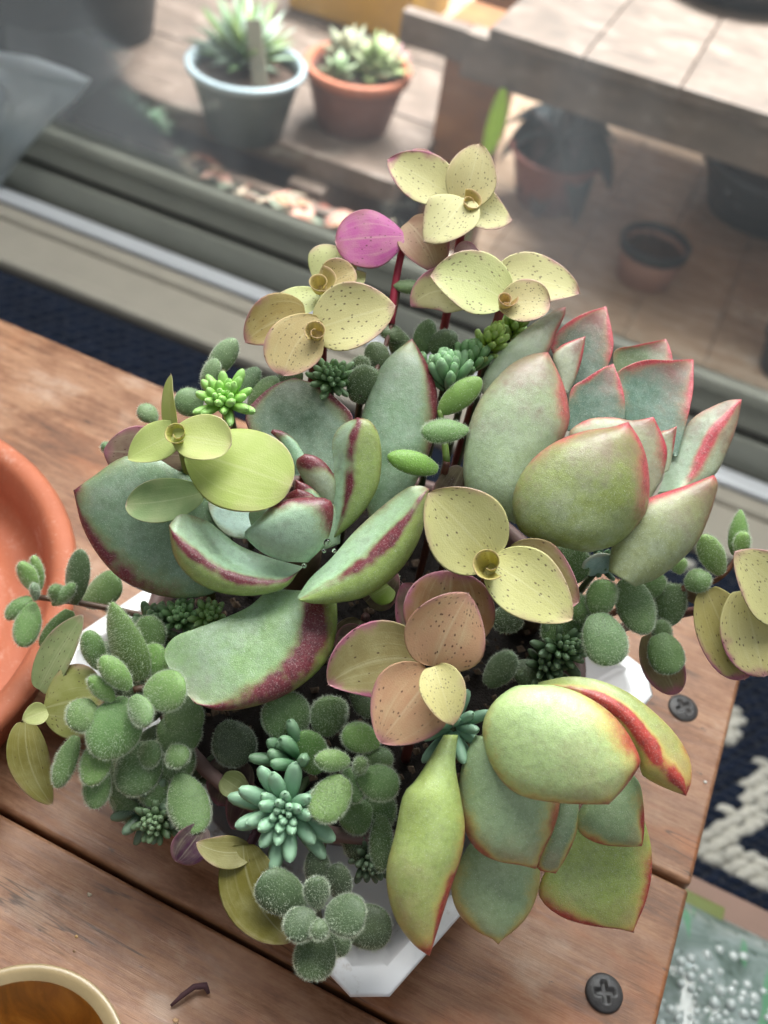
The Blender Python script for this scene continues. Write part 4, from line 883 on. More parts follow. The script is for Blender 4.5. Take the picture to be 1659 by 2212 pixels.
f9 = fsprig(780, 850, 24.0, 'single dark rounded hairy shoot behind the maroon edged rosette', hx('#3a3a24'))
F(f9, (770, 870), (800, 790), 76, 24.1, 24.0, hx('#3d5a30'), hd=.5, pr='pad')
F(f9, (760, 820), (790, 770), 50, 24.4, 24.4, hx('#34502c'), hd=.5)
F(f9, (850, 615), (920, 622), 38, 24.9, 24.8, hx('#6b8a58'), hd=.2, pr='oval')
stem(f9, curve3(atd(800, 830, 24.4), atd(850, 720, 25.0), atd(862, 615, 25.0), 8), .07, .06, hx('#5a3a30'))

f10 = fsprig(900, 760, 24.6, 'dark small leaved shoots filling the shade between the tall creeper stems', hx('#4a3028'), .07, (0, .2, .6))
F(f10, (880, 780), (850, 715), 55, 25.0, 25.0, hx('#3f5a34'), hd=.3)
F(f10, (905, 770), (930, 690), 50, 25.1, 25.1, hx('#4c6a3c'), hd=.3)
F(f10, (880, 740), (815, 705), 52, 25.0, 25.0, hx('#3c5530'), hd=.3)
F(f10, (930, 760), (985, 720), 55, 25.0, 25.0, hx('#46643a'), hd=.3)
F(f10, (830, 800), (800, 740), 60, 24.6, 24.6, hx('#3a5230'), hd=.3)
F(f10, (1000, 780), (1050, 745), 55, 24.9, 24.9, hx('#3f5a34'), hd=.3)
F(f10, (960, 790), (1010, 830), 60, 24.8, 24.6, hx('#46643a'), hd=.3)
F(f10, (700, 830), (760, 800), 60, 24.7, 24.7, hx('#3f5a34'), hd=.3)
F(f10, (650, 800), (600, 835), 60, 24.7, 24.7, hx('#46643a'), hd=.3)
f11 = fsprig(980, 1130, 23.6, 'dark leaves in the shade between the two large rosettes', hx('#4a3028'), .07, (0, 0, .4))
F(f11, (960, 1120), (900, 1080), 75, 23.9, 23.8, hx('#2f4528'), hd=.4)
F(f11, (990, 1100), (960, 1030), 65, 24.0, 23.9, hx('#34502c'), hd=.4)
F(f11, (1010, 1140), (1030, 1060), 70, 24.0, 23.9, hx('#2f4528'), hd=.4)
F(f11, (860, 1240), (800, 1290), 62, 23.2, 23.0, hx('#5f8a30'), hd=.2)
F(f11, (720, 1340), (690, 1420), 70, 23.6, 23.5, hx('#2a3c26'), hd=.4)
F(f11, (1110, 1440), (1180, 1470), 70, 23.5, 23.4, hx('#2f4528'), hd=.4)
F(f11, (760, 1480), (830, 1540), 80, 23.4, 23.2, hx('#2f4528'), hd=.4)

# ================================================================== finger leaved sedums
FM = {}
def finger_mesh(fat):
    if fat in FM: return FM[fat]
    def P(u): return Vector((0, .10 * u * u, u))
    vs, fs, uv, rim, back, along, tipm = leaf_mesh(P, lambda u: Vector((1, 0, 0)), lambda u: Vector((0, 1, 0)), .17 * fat, 'finger', (.12 * fat, .13 * fat), 0, 8, 5, 0.0)
    me = bpy.data.meshes.new('finger_leaf'); me.from_pydata(vs, [], fs); add_attrs(me, uv, rim, back, along, tipm)
    me.materials.append(MS); me.polygons.foreach_set('use_smooth', [True] * len(me.polygons)); FM[fat] = me; return me
def sedum(px, py, d, axis, n, length, tint, label, fat=1.0, open_=1.45, inner=.3, tall=0.0, start=0.0, stemc=hx('#4a5a3a')):
    """leaves spiral round a short axis, old ones spread, young ones upright"""
    root, c, s = plant_root('finger_sedum', px, py, d, label, 'sedum', 'finger leaved sedums')
    ax = fdir(axis); u0 = ax.cross(RT).normalized() if abs(ax.dot(RT)) < .95 else ax.cross(UP).normalized(); v0 = ax.cross(u0)
    stem(root, curve3(s, s * .5 + c * .5, c - ax * .1, 6), .10, .09, stemc, 6)
    me = finger_mesh(fat); ln = length * d / FPX
    for i in range(n):
        t = start + (1 - start) * (i + .5) / n; a = i * 2.39996 + rnd.uniform(-.2, .2); inc = open_ * t ** .65 + rnd.uniform(-.1, .1)
        dr = (ax * math.cos(inc) + (u0 * math.cos(a) + v0 * math.sin(a)) * math.sin(inc)).normalized()
        out = (u0 * math.cos(a) + v0 * math.sin(a)); yv = (ax - dr * ax.dot(dr))
        yv = yv.normalized() if yv.length > .05 else out; xv = yv.cross(dr)
        sz = ln * (inner + (1 - inner) * t ** .8) * rnd.uniform(.88, 1.1)
        p = c + out * (.05 + .10 * t) * ln * .9 - ax * (tall * t) * ln
        o = bpy.data.objects.new('leaf', me); col.objects.link(o); o.parent = root
        wd = sz * (.8 + .5 * (1 - t))
        mt = Matrix(((xv.x * wd, yv.x * wd, dr.x * sz, p.x - root.location.x), (xv.y * wd, yv.y * wd, dr.y * sz, p.y - root.location.y), (xv.z * wd, yv.z * wd, dr.z * sz, p.z - root.location.z), (0, 0, 0, 1)))
        o.matrix_basis = mt
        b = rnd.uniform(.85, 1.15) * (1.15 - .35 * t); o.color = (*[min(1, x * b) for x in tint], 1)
    return root
sedum(615, 1755, 21.6, (-.05, .10, 1), 34, 118, hx('#7fa98a'), 'large blue green finger sedum with a pale centre at the front', 1.15, 1.5, .22, .25)
sedum(640, 1640, 22.5, (-.5, .5, .6), 9, 110, hx('#4f7a56'), 'darker blue green finger sedum shoots just above the large pale one', 1.1, .9, .6)
sedum(980, 1575, 21.6, (.1, -.1, 1), 15, 90, hx('#7aa38a'), 'sparse blue green finger sedum under the dusky pink creeper', 1.05, 1.5, .5, .1, .3)
sedum(485, 862, 23.0, (.0, .45, 1), 30, 74, hx('#8cc04e'), 'bright lime green finger sedum beside the lime creeper', 1.2, 1.45, .4, .2)
sedum(965, 800, 24.1, (-.1, .8, .6), 20, 80, hx('#7ba876'), 'soft green upright finger sedum behind the young glossy sprig', 1.15, .75, .6, .6)
sedum(718, 812, 24.0, (.1, .5, 1), 34, 56, hx('#4a7036'), 'dark green bristly finger sedum below the pale creeper leaves', 1.2, 1.5, .4, .4)
sedum(1072, 716, 24.5, (.3, .7, .7), 32, 52, hx('#94b040'), 'yellow green finger sedum tucked behind the upper rosette', 1.3, 1.2, .5, 1.4)
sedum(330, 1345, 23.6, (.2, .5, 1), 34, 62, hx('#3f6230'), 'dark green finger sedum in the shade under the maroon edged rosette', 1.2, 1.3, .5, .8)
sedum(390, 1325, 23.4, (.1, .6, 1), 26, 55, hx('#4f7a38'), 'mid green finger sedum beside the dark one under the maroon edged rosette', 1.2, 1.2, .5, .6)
sedum(452, 1330, 23.3, (.2, .4, 1), 22, 44, hx('#6a8f3e'), 'small yellowish finger sedum at the end of the shaded row', 1.3, 1.4, .5, .4)
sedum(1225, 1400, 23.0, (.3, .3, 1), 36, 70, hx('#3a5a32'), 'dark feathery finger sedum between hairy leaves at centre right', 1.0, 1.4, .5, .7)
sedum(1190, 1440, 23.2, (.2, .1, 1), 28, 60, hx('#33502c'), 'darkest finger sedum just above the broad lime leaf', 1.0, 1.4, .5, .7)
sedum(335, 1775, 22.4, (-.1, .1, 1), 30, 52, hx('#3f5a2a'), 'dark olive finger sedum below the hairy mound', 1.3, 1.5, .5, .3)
sedum(320, 1745, 22.7, (-.3, .1, 1), 10, 85, hx('#37503a'), 'dusky finger sedum shoots low on the left of the tray', 1.1, 1.5, .6, .2, .4)
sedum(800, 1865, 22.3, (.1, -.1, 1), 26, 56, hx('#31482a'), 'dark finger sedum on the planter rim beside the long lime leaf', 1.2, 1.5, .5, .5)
sedum(1300, 1215, 23.4, (.1, .4, 1), 14, 50, hx('#56775a'), 'dusty finger sedum at the foot of the pink edged rosette', 1.2, 1.4, .5, .4)
sedum(905, 800, 24.5, (-.1, .8, .6), 18, 66, hx('#5f8a56'), 'mid green finger sedum clump left of the soft green one', 1.15, .9, .6, .6)
sedum(1020, 770, 24.6, (.1, .8, .6), 18, 66, hx('#6d9a5c'), 'mid green finger sedum clump right of the soft green one', 1.15, .9, .6, .6)
sedum(1120, 690, 24.9, (.3, .8, .6), 22, 50, hx('#86a63c'), 'yellow green finger sedum right behind its twin at the upper rosette', 1.3, 1.2, .5, 1.2)
# water drops caught in the maroon edged rosette
for (px, py, d, r, lb) in ((707, 1172, 22.0, .09, 'largest clear water drop at the heart of the maroon edged rosette'), (722, 1190, 21.9, .05, 'small water drop just right of the largest drop in the rosette'), (657, 1222, 21.7, .055, 'water drop on the rim of the front left rosette leaf'), (700, 1190, 22.0, .05, 'tiny water drop just under the largest drop in the rosette')):
    c = atd(px, py, d); bm = bmesh.new(); bmesh.ops.create_uvsphere(bm, u_segments=16, v_segments=10, radius=r)
    for v in bm.verts: v.co += c
    tag(bm_obj('water_drop', bm, DROP, None, c, True), lb, 'water drop', 'water drops in the rosette')

# ================================================================== terracotta saucer, golden bowl
TC = Vector((-18.7, 8.9, 0))
tr = thing('terracotta_saucer', 'round terracotta saucer with a stepped rim on the left of the bench', 'saucer', (TC.x, TC.y, 0))
bm_obj('saucer_body', lathe([(0, .03), (6.2, .03), (6.6, .15), (7.35, 2.2), (7.45, 2.5), (7.3, 2.68), (6.95, 2.7), (6.72, 2.5), (6.5, 1.4), (6.3, .75), (5.7, .6), (5.35, 1.0), (5.1, 1.12), (4.7, 1.05), (0, 1.0)], TC, 72), TERRA, tr, TC + Vector((0, 0, 1)), True)
BC = Vector((-5.85, 2.05, 0))
bw = thing('golden_bowl', 'golden brown streaked bowl with a pale rim at the bottom left corner', 'bowl', (BC.x, BC.y, .02))
bm_obj('bowl_body', lathe([(0, .02), (1.2, .05), (1.4, .2), (1.95, 1.9), (2.12, 3.3), (2.14, 3.4)], BC, 64), BRASS, bw, BC + Vector((0, 0, 2)), True)
bm_obj('bowl_lining', lathe([(1.86, 3.36), (1.8, 2.8), (1.55, 1.3), (1.0, .6), (0, .45)], BC, 64), BRASS, bw, BC + Vector((0, 0, 2)), True)
bm_obj('bowl_rim', lathe([(2.14, 3.4), (2.16, 3.46), (2.12, 3.50), (2.0, 3.46), (1.86, 3.36)], BC, 64), BRIM, bw, BC + Vector((0, 0, 4.5)), True)

# ================================================================== room floor, rug, things right of the bench
fl = bm_obj('floor', box((-160, -60, -31.2), (120, 58.6, -30.6)), simple('room_floor', hx('#3a3029'), .7, .2, .2, .1), None, (0, 0, -31)); tag(fl, kind='structure')
rug = thing('knitted_rug', 'navy knitted rug with white motifs on the floor under the bench', 'rug', (10, 30, -30.6))
bm_obj('backing', box((-110, -40, -30.6), (70, 56.6, -30.2), .1), NAVY, rug, (0, 20, -30.4))
# yarn loops, white where the rug's trellis of scrolls runs
mot = [atz(1659, 1660, -30), atz(1610, 1760, -30), atz(1530, 1830, -30), atz(1600, 1870, -30), atz(1659, 1900, -30), atz(1580, 1545, -30), atz(1575, 1580, -30)]
def white_at(x, y):
    p = Vector((x, y)); j = .5 * noise.noise(Vector((x * .5, y * .5, 3)))
    def seg(a, b, r):
        a, b = Vector((a.x, a.y)), Vector((b.x, b.y)); ab = b - a; t = max(0, min(1, (p - a).dot(ab) / max(ab.dot(ab), 1e-6))); return (p - a - ab * t).length < r + j
    if seg(mot[0], mot[1], .8) or seg(mot[1], mot[2], .9) or seg(mot[2], mot[3], 1.0) or seg(mot[3], mot[4], 1.0) or seg(mot[5], mot[6], .7): return True
    if y > 43:
        q = (x + 70) % 17.0; return abs(q - 8 + 4 * math.sin((y - 47) * .45)) < .9 and (int((x + 70) // 17) % 2 == 0 or y < 49)
    return False
vs, fs, cols = [], [], []
lump = []
for i in range(5):
    th = math.pi * .5 * i / 4
    for k in range(7): lump.append((math.cos(th) * math.cos(2 * math.pi * k / 7), math.cos(th) * math.sin(2 * math.pi * k / 7), math.sin(th)))
def rows(x0, x1, y0, y1, sx, sy):
    ny = int((y1 - y0) / sy); nx = int((x1 - x0) / sx)
    for iy in range(ny):
        for ix in range(nx):
            x = x0 + (ix + .5 * (iy % 2) + rnd.uniform(-.12, .12)) * sx; y = y0 + (iy + rnd.uniform(-.12, .12)) * sy
            o0 = len(vs); wh = white_at(x, y); h = rnd.uniform(.32, .46) + (.08 if wh else 0); a = rnd.uniform(-.3, .3) + .5
            cb = rnd.uniform(.8, 1.15); c_ = hx('#d2cfc3') if wh else hx('#141f33'); c_ = tuple(min(1, q * cb) for q in c_)
            for (lx, ly, lz) in lump:
                X_, Y_ = lx * sx * .78, ly * sy * .64
                vs.append((x + X_ * math.cos(a) - Y_ * math.sin(a), y + X_ * math.sin(a) + Y_ * math.cos(a), -30.22 + lz * h)); cols.append(c_)
            for i in range(4):
                for k in range(7): fs.append((o0 + i * 7 + k, o0 + i * 7 + (k + 1) % 7, o0 + (i + 1) * 7 + (k + 1) % 7, o0 + (i + 1) * 7 + k))
rows(5, 36, 24, 58 - 2, .95, .62); rows(-62, -16, 42, 56.5, 1.3, .9)
o = from_pd('yarn_loop', vs, fs, RUGM, rug, (0, 30, -30.2)); o['kind'] = 'stuff'
a = o.data.color_attributes.new('yarn', 'FLOAT_COLOR', 'POINT'); a.data.foreach_set('color', [q for c_ in cols for q in (*c_, 1)])
# low crate shelf beside the bench, its edge board and the bag on it
sh = thing('low_stool', 'mauve brown board edge of a low stand beside the bench at lower right', 'stand', (20, 14, -30.2))
e0, e1 = atz(1480, 1880, -16), atz(1659, 1980, -16)
bm_obj('top_board', box((6.6, -6, -17.2), (34, 23.3, -16), .15), BOARD, sh, (20, 10, -16.6))
for (x, y) in ((8, 20), (32, 20), (8, -3), (32, -3)): bm_obj('leg', box((x - 1, y - 1, -30.2), (x + 1, y + 1, -17.2), .1), BOARD, sh, (x, y, -24))
bg = thing('beaded_plastic_bag', 'clear green printed plastic bag covered in silvery water beads at lower right', 'bag', (16, 12, -16))
vs, fs = [], []; nx, ny = 44, 44; bx0, bx1, by0, by1 = 6.7, 30.0, -5.0, 22.0
def bagz(x, y):
    s, t = (x - bx0) / (bx1 - bx0), (y - by0) / (by1 - by0)
    e = min(1, min(s, 1 - s) * 7) ** .5 * min(1, min(t, 1 - t) * 6) ** .5
    return -15.96 + 2.6 * e + .35 * e * noise.noise(Vector((x * .35, y * .35, 1))) + .15 * e * noise.noise(Vector((x * 1.1, y * 1.1, 5)))
for i in range(nx + 1):
    for j in range(ny + 1):
        x, y = bx0 + (bx1 - bx0) * i / nx, by0 + (by1 - by0) * j / ny; vs.append((x, y, bagz(x, y)))
for i in range(nx):
    for j in range(ny): q = i * (ny + 1) + j; fs.append((q, q + ny + 1, q + ny + 2, q + 1))
b0 = len(vs); vs += [(bx0, by0, -15.98), (bx1, by0, -15.98), (bx1, by1, -15.98), (bx0, by1, -15.98)]; fs.append((b0, b0 + 3, b0 + 2, b0 + 1))
from_pd('bag_film', vs, fs, BAG, bg, (18, 8, -15))
vs, fs = [], []; placed = []
for tries in range(9000):
    x, y = rnd.uniform(6.9, 22), rnd.uniform(2, 20)
    g = noise.noise(Vector((x * .5, y * .5, 9)))
    dens = min(1, max(0, (19.0 + .3 * (x - 8) - y) / 3)); 
    if rnd.random() > dens or g > .28: continue
    r = rnd.uniform(.15, .25) * (1 if rnd.random() < .8 else .6); z = bagz(x, y); o0 = len(vs)
    if any((x - a_) ** 2 + (y - b_) ** 2 < (r + c_) ** 2 * .8 for a_, b_, c_ in placed): continue
    placed.append((x, y, r))
    for i in range(4):
        th = math.pi * .5 * i / 3.3
        for k in range(7): vs.append((x + r * math.cos(th) * math.cos(2 * math.pi * k / 7), y + r * math.cos(th) * math.sin(2 * math.pi * k / 7), z + r * .75 * math.sin(th)))
    for i in range(3):
        for k in range(7): fs.append((o0 + i * 7 + k, o0 + i * 7 + (k + 1) % 7, o0 + (i + 1) * 7 + (k + 1) % 7, o0 + (i + 1) * 7 + k))
    fs.append(tuple(o0 + 21 + k for k in range(7)))
o = from_pd('water_bead', vs, fs, BEAD, bg, (15, 11, -14)); o['kind'] = 'stuff'
lab = bm_obj('print_panel', box((7.2, 21.2, -15.9), (11.5, 22.1, -15.2), .1), tintmat('bag_print', .4), bg, (10, 20.6, -15.4)); lab.color = (*hx('#6f7a3a'), 1)
lab = bm_obj('print_panel', box((6.9, 22.15, -15.95), (8.6, 22.7, -15.4), .08), bpy.data.materials['bag_print'], bg, (8, 21, -15.5)); lab.color = (*hx('#b5483a'), 1)
# ================================================================== glass door
door = thing('sliding_glass_door', 'sliding glass door with beige track, bright rail and pane with painted haze and dust specks', 'door', (-20, 62, -30.6))
DX0, DX1 = -150, 110
def rail(name, y0, y1, z0, z1, mat, bev=.15): return bm_obj(name, box((DX0, y0, z0), (DX1, y1, z1), bev, 2), mat, door, (-20, (y0 + y1) / 2, (z0 + z1) / 2), False)
rail('sill', 57.0, 58.4, -30.6, -29.4, BEIGE, .3)
rail('sill', 58.45, 62.4, -30.6, -29.75, BEIGE)
rail('sill', 62.45, 64.0, -30.6, -29.2, BEIGE, .3)
rail('channel', 64.05, 67.6, -30.6, -30.1, BLACKR, .05)
rail('rail', 64.75, 66.5, -30.05, -29.3, ALU, .35)
rail('door_rail', 67.65, 69.6, -30.6, -26.9, BEIGED, .25)
rail('door_rail', 68.0, 69.5, -26.8, -23.7, BEIGED, .3)
rail('seal', 67.7, 67.95, -26.4, -26.1, BLACKR, .05)
rail('glazing_bead', 67.5, 68.9, -23.65, -22.4, BEIGED, .3)
bm_obj('glass_pane', box((DX0, 68.45, -22.5), (DX1, 68.85, 120)), GLASS, door, (-20, 68.6, 50))

# ================================================================== outside
dk = bm_obj('ground', box((-400, 70.5, -46), (300, 500, -42.6)), simple('damp_ground', hx('#4a3d36'), .8, .3, .1, .3), None, (0, 200, -44)); tag(dk, kind='structure')
deck = thing('deck', None, None, (-40, 120, -42.6)); deck['kind'] = 'structure'; del_ = [deck.pop(k) for k in ('label', 'category') if k in deck]
for i in range(16):
    x = -62 + i * 9.3 - 8
    bm_obj('plank', box((x, 86 if x > -40 else 112, -42.5), (x + 9.24, 330, -40.0 + rnd.uniform(-.06, .06)), .2), DECKWOOD, deck, (x, 150, -41))
# low front strip with debris (planter box against the glass)
bx = thing('planter_trough', 'weathered trough of leaf litter and small succulents against the door glass', 'planter', (-52, 80, -42))
def P3(px, py, z): return atz(px, py, z)
bm_obj('trough_wall', box((-95, 78.9, -42.4), (-18, 80.2, -28.0), .2), GREYWOOD, bx, (-60, 89, -39))
bm_obj('trough_wall', box((-95, 70.4, -42.4), (-18, 71.4, -27.0), .2), GREYWOOD, bx, (-60, 71, -39))
bm = bmesh.new(); bmesh.ops.create_grid(bm, x_segments=60, y_segments=18, size=1)
for v in bm.verts: v.co = Vector((-56.5 + v.co.x * 38.4, 75.15 + v.co.y * 3.7, -28.2)); v.co.z += .9 * noise.noise(v.co * .35) + .5 * noise.noise(v.co * 1.1)
bm_obj('soil', bm, SOIL, bx, (-60, 80, -38), True)
for i in range(190):
    x, y = rnd.uniform(-66, -20), rnd.uniform(72, 79); z = -27.6 + rnd.uniform(0, .8); a = rnd.uniform(0, 6.28); l = rnd.uniform(1.6, 3.8); wd = l * rnd.uniform(.25, .5)
    u = Vector((math.cos(a), math.sin(a), rnd.uniform(-.2, .4))); v = Vector((-math.sin(a), math.cos(a), rnd.uniform(-.5, .5))); c = Vector((x, y, z)); n = u.cross(v).normalized()
    pts = [c - u * l * .5, c + v * wd * .5 + n * .15, c + u * l * .5, c - v * wd * .5 + n * .15]
    o = from_pd('dry_leaf', pts + [p - n * .06 for p in pts], [(0, 1, 2, 3), (7, 6, 5, 4), (0, 4, 5, 1), (1, 5, 6, 2), (2, 6, 7, 3), (3, 7, 4, 0)], DEBRIS, bx, c, False)
    o.color = (*hx(rnd.choice(['#c9b39a', '#8a4a3a', '#b0705a', '#e0cfb8', '#6a4a3c', '#d9a08c', '#9aa08a', '#b98a6a'])), 1)
def spiky(root, c, n, ln, tints, spread=1.2, wd=.22):
    for i in range(n):
        a = i * 2.4; t = (i + .5) / n; inc = spread * t ** .7; d = Vector((math.cos(a) * math.sin(inc), math.sin(a) * math.sin(inc), math.cos(inc)))
        s = d.cross(Vector((0, 0, 1)) if inc > .2 else Vector((1, 0, 0))).normalized(); n_ = s.cross(d); L_ = ln * rnd.uniform(.75, 1.1); w_ = L_ * wd
        b = c + d * .1; m_ = b + d * L_ * .5; e = b + d * L_ + Vector((0, 0, -.12 * L_ * t))
        pts = [b - s * w_ * .35, b + s * w_ * .35, m_ + s * w_ * .5, m_ - s * w_ * .5, e, b - n_ * w_ * .25, m_ - n_ * w_ * .3]
        o = from_pd('leaf', pts, [(0, 3, 2, 1), (3, 4, 2), (0, 5, 6, 3), (1, 2, 6, 5), (3, 6, 4), (2, 4, 6), (0, 1, 5)], LEAFBG, root, b); o.color = (*hx(rnd.choice(tints)), 1)
for (px, py, n, ln, tn, lab) in ((255, 262, 34, 3.0, ['#8aa08a', '#a3b39a', '#6f8a72'], 'pale green rosette plant in the trough by the plastic sheet'),
                                 (330, 282, 22, 2.4, ['#7d9a76', '#94a88a'], 'second small pale rosette plant right of the first in the trough')):
    c = atz(px, py, -27.6); r = thing('trough_rosette', lab, 'plant', c, 'small rosettes in the trough'); spiky(r, c, n, ln, tn, 1.4, .4)
# low shelf outside with the two pots
ls = thing('low_plank_shelf', 'low weathered plank shelf outside the glass under the nursery pots', 'shelf', (-70, 112, -42))
bm_obj('plank', box((-150, 85.0, -28.6), (-31, 98.3, -26.0), .25), GREYWOOD, ls, (-90, 97, -35)); bm_obj('plank', box((-150, 98.6, -28.6), (-31, 112.0, -26.0), .25), GREYWOOD, ls, (-90, 111, -35))
bm_obj('plank', box((-150, 112.3, -28.6), (-31, 126.0, -26.0), .25), GREYWOOD, ls, (-90, 125, -35))
for x in (-120, -80, -40): bm_obj('leg', box((x - 2, 83, -42.4), (x + 2, 118, -28.7), .2), GREYWOOD, ls, (x, 110, -39))
def bpot(name, label, base, rim_px, h, wall, rimc, rr, rb, soilm=SOIL, cat='pot', group=None, rimh=.9):
    r = thing(name, label, cat, base, group)
    bm_obj('pot_body', lathe([(0, .05), (rb, .05), (rr * .96, h - rimh), (rr * .96, h - rimh + .01), (rr * .90, h - .8), (rr * .88, h - 1.6)], base, 48), wall, r, base + Vector((0, 0, h / 2)), True)
    bm_obj('pot_rim', lathe([(rr * .965, h - rimh), (rr * 1.03, h - rimh), (rr * 1.04, h - .12), (rr, h), (rr * .93, h), (rr * .9, h - .8)], base, 48), rimc, r, base + Vector((0, 0, h)), True)
    bm = lathe([(0, h - 1.35), (rr * .5, h - 1.3), (rr * .9, h - 1.5)], base, 32)
    bmesh.ops.subdivide_edges(bm, edges=bm.edges[:], cuts=2, use_grid_fill=True)
    for v in bm.verts: v.co.z += .35 * noise.noise(v.co * 1.1)
    bm_obj('soil', bm, soilm, r, base + Vector((0, 0, h - 1.3)), True); return r
LITTER = simple('bark_litter_soil', hx('#5a4438'), .9, .7, 1.6, .8, bdist=.3)
b1 = atz(529, 282, -26.0); h1 = aty(512, 128, b1.y).z - b1.z; bpot('nursery_pot', 'grey plastic nursery pot with pale rim outside the glass', b1, None, h1, PLASTIC_BLACK, RIMLIGHT, 5.75, 3.8, LITTER, rimh=.6)
c = b1 + Vector((-1.2, 1.8, h1 - 1.2)); r = thing('spiky_plant', 'spiky grey green plant growing in the grey nursery pot', 'plant', c); spiky(r, c, 85, 6.6, ['#a9bba0', '#8aa077', '#6f8a58', '#c3d0bb', '#93a860'], 1.25, .18)
c = b1 + Vector((2.6, -1.4, h1 - 1.8)); r = tag(bm_obj('plant_label', box((-.8, -.07, 0), (.8, .07, 6.6), .05), PAPER, None, None), 'blank beige plastic tag stuck in the grey nursery pot', 'plant tag'); r.location = c; r.rotation_euler = (R(-10), R(-13), R(10)); r.color = (*hx('#b5a893'), 1)
b2 = atz(760, 268, -26.0); h2 = aty(748, 128, b2.y).z - b2.z; bpot('terracotta_pot', 'terracotta flower pot with worn rim beside the nursery pot', b2, None, h2, TERRADARK, TERRA, 5.4, 3.8, LITTER, rimh=1.0)
for k, (dx, dy, n, ln, tn, lab) in enumerate(((1.8, 1.5, 26, 3.2, ['#a9b57a', '#8a9a5c', '#c9cfa0'], 'yellow green succulent at the right of the terracotta pot'), (-2.6, 2.8, 18, 3.0, ['#c9c3a0', '#a9a88a'], 'pale straw coloured succulent at the back of the terracotta pot'), (-1.6, -2.4, 18, 2.0, ['#7d8f62', '#a3ad88'], 'small green succulent at the front of the terracotta pot'), (2.2, 4.2, 14, 2.4, ['#d9a9a0', '#b98a86'], 'pinkish succulent at the far side of the terracotta pot'))):
    c = b2 + Vector((dx * .85, dy * .85, h2 - 1.1)); r = thing('potted_succulent', lab, 'plant', c, 'succulents in the terracotta pot'); spiky(r, c, n, ln * 1.35, tn, 1.4, .5)
# yellow tub behind, dark pots at upper left
b3 = atz(735, 66, -26.0) + Vector((0, 3, 0)); yb = thing('yellow_tub', 'yellow plastic tub behind the pots at the top edge', 'tub', b3)
bm_obj('tub_wall', box(b3 + Vector((-8, -2, 0)), b3 + Vector((8.5, 12, 8)), .8, 3), YELLOW, yb, b3 + Vector((0, 5, 3)), False)
b4 = atz(165, 95, -26.0) + Vector((0, 5, 0)); bpot('black_pot', 'large dark plant pot in the upper left corner outside', b4, None, 11, BLACKPOT, BLACKPOT, 7.5, 5.6)
b5 = atz(760, 250, -33.6)
# upper shelf at right with boards, fascia and post
us = thing('slatted_shelf', 'weathered wooden slatted shelf with thick front board at upper right outside', 'shelf', (-10, 120, -42))
SY = 93.3
for i in range(11):
    x = -26.0 + i * 9.35 - .6
    bm_obj('board', box((x, SY - .6, -13.2), (x + 9.2, SY + 62, -12.0 + rnd.uniform(-.05, .05)), .15), GREYWOOD, us, (x + 4.5, SY + 30, -12.6)).rotation_euler.z = 0
bm_obj('fascia', box((-29, SY, -17.6), (80, SY + 2.4, -13.3), .15), GREYWOOD, us, (25, SY + 1, -15.5))
pbase = atz(1000, 380, -40)
pp = aty(1050, 150, SY + 3.5)
bm_obj('post', box((-31.5, SY + 2.5, -42.4), (-25.5, SY + 8, -13.4), .2), ORANGEWOOD, us, (-28.5, SY + 5, -28))
bm_obj('post', box((-38, SY + 30, -42.4), (-32, SY + 36, -8), .2), ORANGEWOOD, us, (-35, SY + 33, -25))
bm_obj('brace', box((-36, SY + .5, -16.5), (-29.1, SY + 2.3, -13.4), .15), GREYWOOD, us, (-36, SY + 1, -15))
# dish on the shelf at the top edge
b6 = atz(1560, 18, -12.0) + Vector((0, 6, 0)); r = thing('grey_dish', 'shallow grey dish on the slatted shelf at the top edge', 'dish', b6)
bm_obj('dish_body', lathe([(0, .05), (5.5, .05), (7.8, 2.2), (8, 2.5), (7.6, 2.5), (5.2, .6), (0, .5)], b6, 48), BLACKPOT, r, b6 + Vector((0, 0, 1)), True)
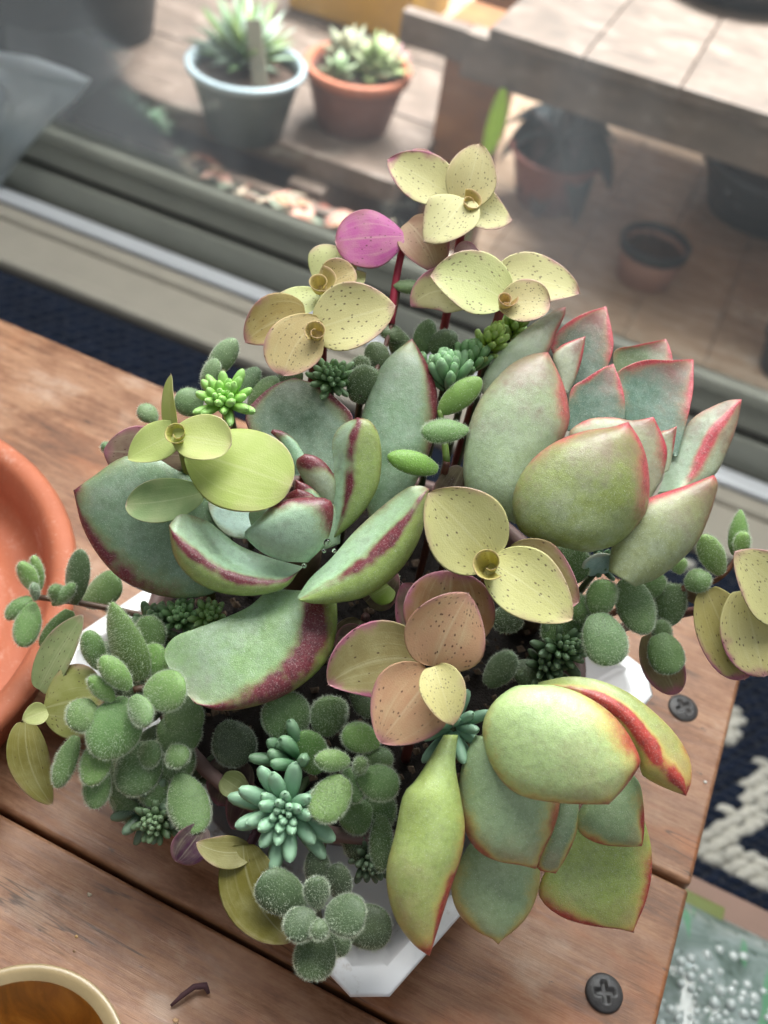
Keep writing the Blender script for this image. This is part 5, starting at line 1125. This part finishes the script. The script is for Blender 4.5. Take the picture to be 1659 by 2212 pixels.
# pots on the deck
b7 = atz(1178, 432, -40); h7 = aty(1200, 322, b7.y).z - b7.z; bpot('red_brown_pot', 'red brown pot holding a drooping dark leaved plant on the deck', b7, None, h7, REDPOT, REDPOT, 5.9, 3.9, rimh=.3)
c = b7 + Vector((0, .5, h7 + 1.2)); dp = thing('dark_leaf_plant', 'drooping dark purplish broad leaved plant in the red brown pot', 'plant', c)
for (a, ln, dr, tn, wd) in ((-2.75, 8.5, .55, '#4a5052', 3.4), (-1.55, 6.5, .95, '#6a5c60', 3.6), (-.75, 8.5, .85, '#5b5c5c', 3.4), (-.25, 9.5, .5, '#3f4444', 3.0), (-2.2, 6, .75, '#33383a', 2.8), (2.6, 7.5, .2, '#4d4444', 3.4), (.6, 8.5, .25, '#454a48', 3.2), (1.6, 7, .1, '#3a3c3c', 3.0), (3.0, 9, .3, '#3c4244', 3.2)):
    d = Vector((math.cos(a), math.sin(a), 0)); s = Vector((-math.sin(a), math.cos(a), 0)); vs, fs = [], []; N = 10
    for i in range(N + 1):
        t = i / N; p = c + d * ln * t * (1 - .15 * t) + Vector((0, 0, 2.6 * math.sin(t * 1.6) - dr * 12 * t * t)); w_ = wd * .85 * math.sin(math.pi * (.06 + .94 * t) ** .8) ** .7 + .03
        for q in (-1, -.5, 0, .5, 1): vs.append(p + s * w_ * q + Vector((0, 0, .45 * abs(q) * w_)))
        for q in (-1, 0, 1): vs.append(p + s * w_ * q * .98 + Vector((0, 0, .45 * abs(q) * w_ - .16)))
    for i in range(N):
        for k in range(4): fs.append((i * 8 + k, (i + 1) * 8 + k, (i + 1) * 8 + k + 1, i * 8 + k + 1))
        for k in (5, 6): fs.append((i * 8 + k, i * 8 + k + 1, (i + 1) * 8 + k + 1, (i + 1) * 8 + k))
        fs.append((i * 8, i * 8 + 5, (i + 1) * 8 + 5, (i + 1) * 8)); fs.append((i * 8 + 7, i * 8 + 4, (i + 1) * 8 + 4, (i + 1) * 8 + 7))
    o = from_pd('leaf', vs, fs, LEAFBG, dp, c); o.color = (*hx(tn), 1)
b8 = aty(1045, 340, 91.6); b8.z = -42.4; r = thing('lime_blade_leaf', 'single bright lime blade leaf beside the dark leaved plant', 'leaf', b8)
p0, p2 = aty(1052, 330, b8.y), aty(1086, 192, b8.y); vs, fs = [], []; s = c2w((1, .15, 0)).normalized()
for i in range(9):
    t = i / 8; p = p0.lerp(p2, t) + Vector((0, .6 * math.sin(t * 3), 0)); w_ = .85 * math.sin(math.pi * (.12 + .86 * t)) ** .6 + .05
    vs += [p - s * w_, p + s * w_, p + s * w_ + Vector((0, .15, 0)), p - s * w_ + Vector((0, .15, 0))]
for i in range(8):
    for k in range(4): fs.append((i * 4 + k, i * 4 + (k + 1) % 4, (i + 1) * 4 + (k + 1) % 4, (i + 1) * 4 + k))
o = from_pd('blade', vs, fs, LEAFBG, r, b8); o.color = (*hx('#cdf23c'), 1)
st = tube_pd([b8, b8.lerp(p0, .5), p0], .25, 6); o = from_pd('stalk', *st, LEAFBG, r, b8); o.color = (*hx('#7f9a30'), 1)
b9 = atz(1388, 600, -40); bpot('small_black_pot', 'small round pot with black rim and bare soil on the deck', b9, None, 5.2, terracotta_mat('pinkish_pot_wall', hx('#b58a7c')), BLACKPOT, 4.0, 3.2, LITTER, rimh=1.2)
b10 = atz(1640, 455, -40); bpot('wide_black_bowl', 'wide black bowl planter under the slatted shelf at right', b10, None, 7.0, BLACKPOT, BLACKPOT, 9.8, 7.2, rimh=.8)
b11 = atz(1705, 800, -40); bpot('edge_black_pot', 'black pot cut off by the right edge of the view', b11, None, 5.0, BLACKPOT, BLACKPOT, 4.2, 3.4)
c = atz(1482, 285, -30); 
# plastic sheet at left outside
ps = thing('plastic_sheet', 'crumpled milky plastic sheet at the left against the door glass', 'plastic sheet', (-78, 84, -36))
outline = [(-60, 90), (0, 112), (70, 122), (150, 150), (198, 172), (165, 215), (110, 262), (60, 320), (0, 400), (-60, 420)]
vs, fs = [], []; ctr = (30, 235); NR = 9
for i, (x, y) in enumerate(outline + [outline[0]]):
    for j in range(NR):
        t = j / (NR - 1); px, py = ctr[0] + (x - ctr[0]) * t, ctr[1] + (y - ctr[1]) * t
        Y = 66.0 + 1.3 * noise.noise(Vector((px * .017, py * .013, 2.2))) + 1.2 * abs(noise.noise(Vector((px * .05 + py * .03, py * .02, 7)))) - .6 * t * t
        vs.append(aty(px, py, min(67.35, Y)))
for i in range(len(outline)):
    for j in range(NR - 1): fs.append((i * NR + j, i * NR + j + 1, (i + 1) * NR + j + 1, (i + 1) * NR + j))
o = from_pd('sheet', vs, fs, SHEET, ps, (-78, 84, -25)); md = o.modifiers.new('thick', 'SOLIDIFY'); md.thickness = .12
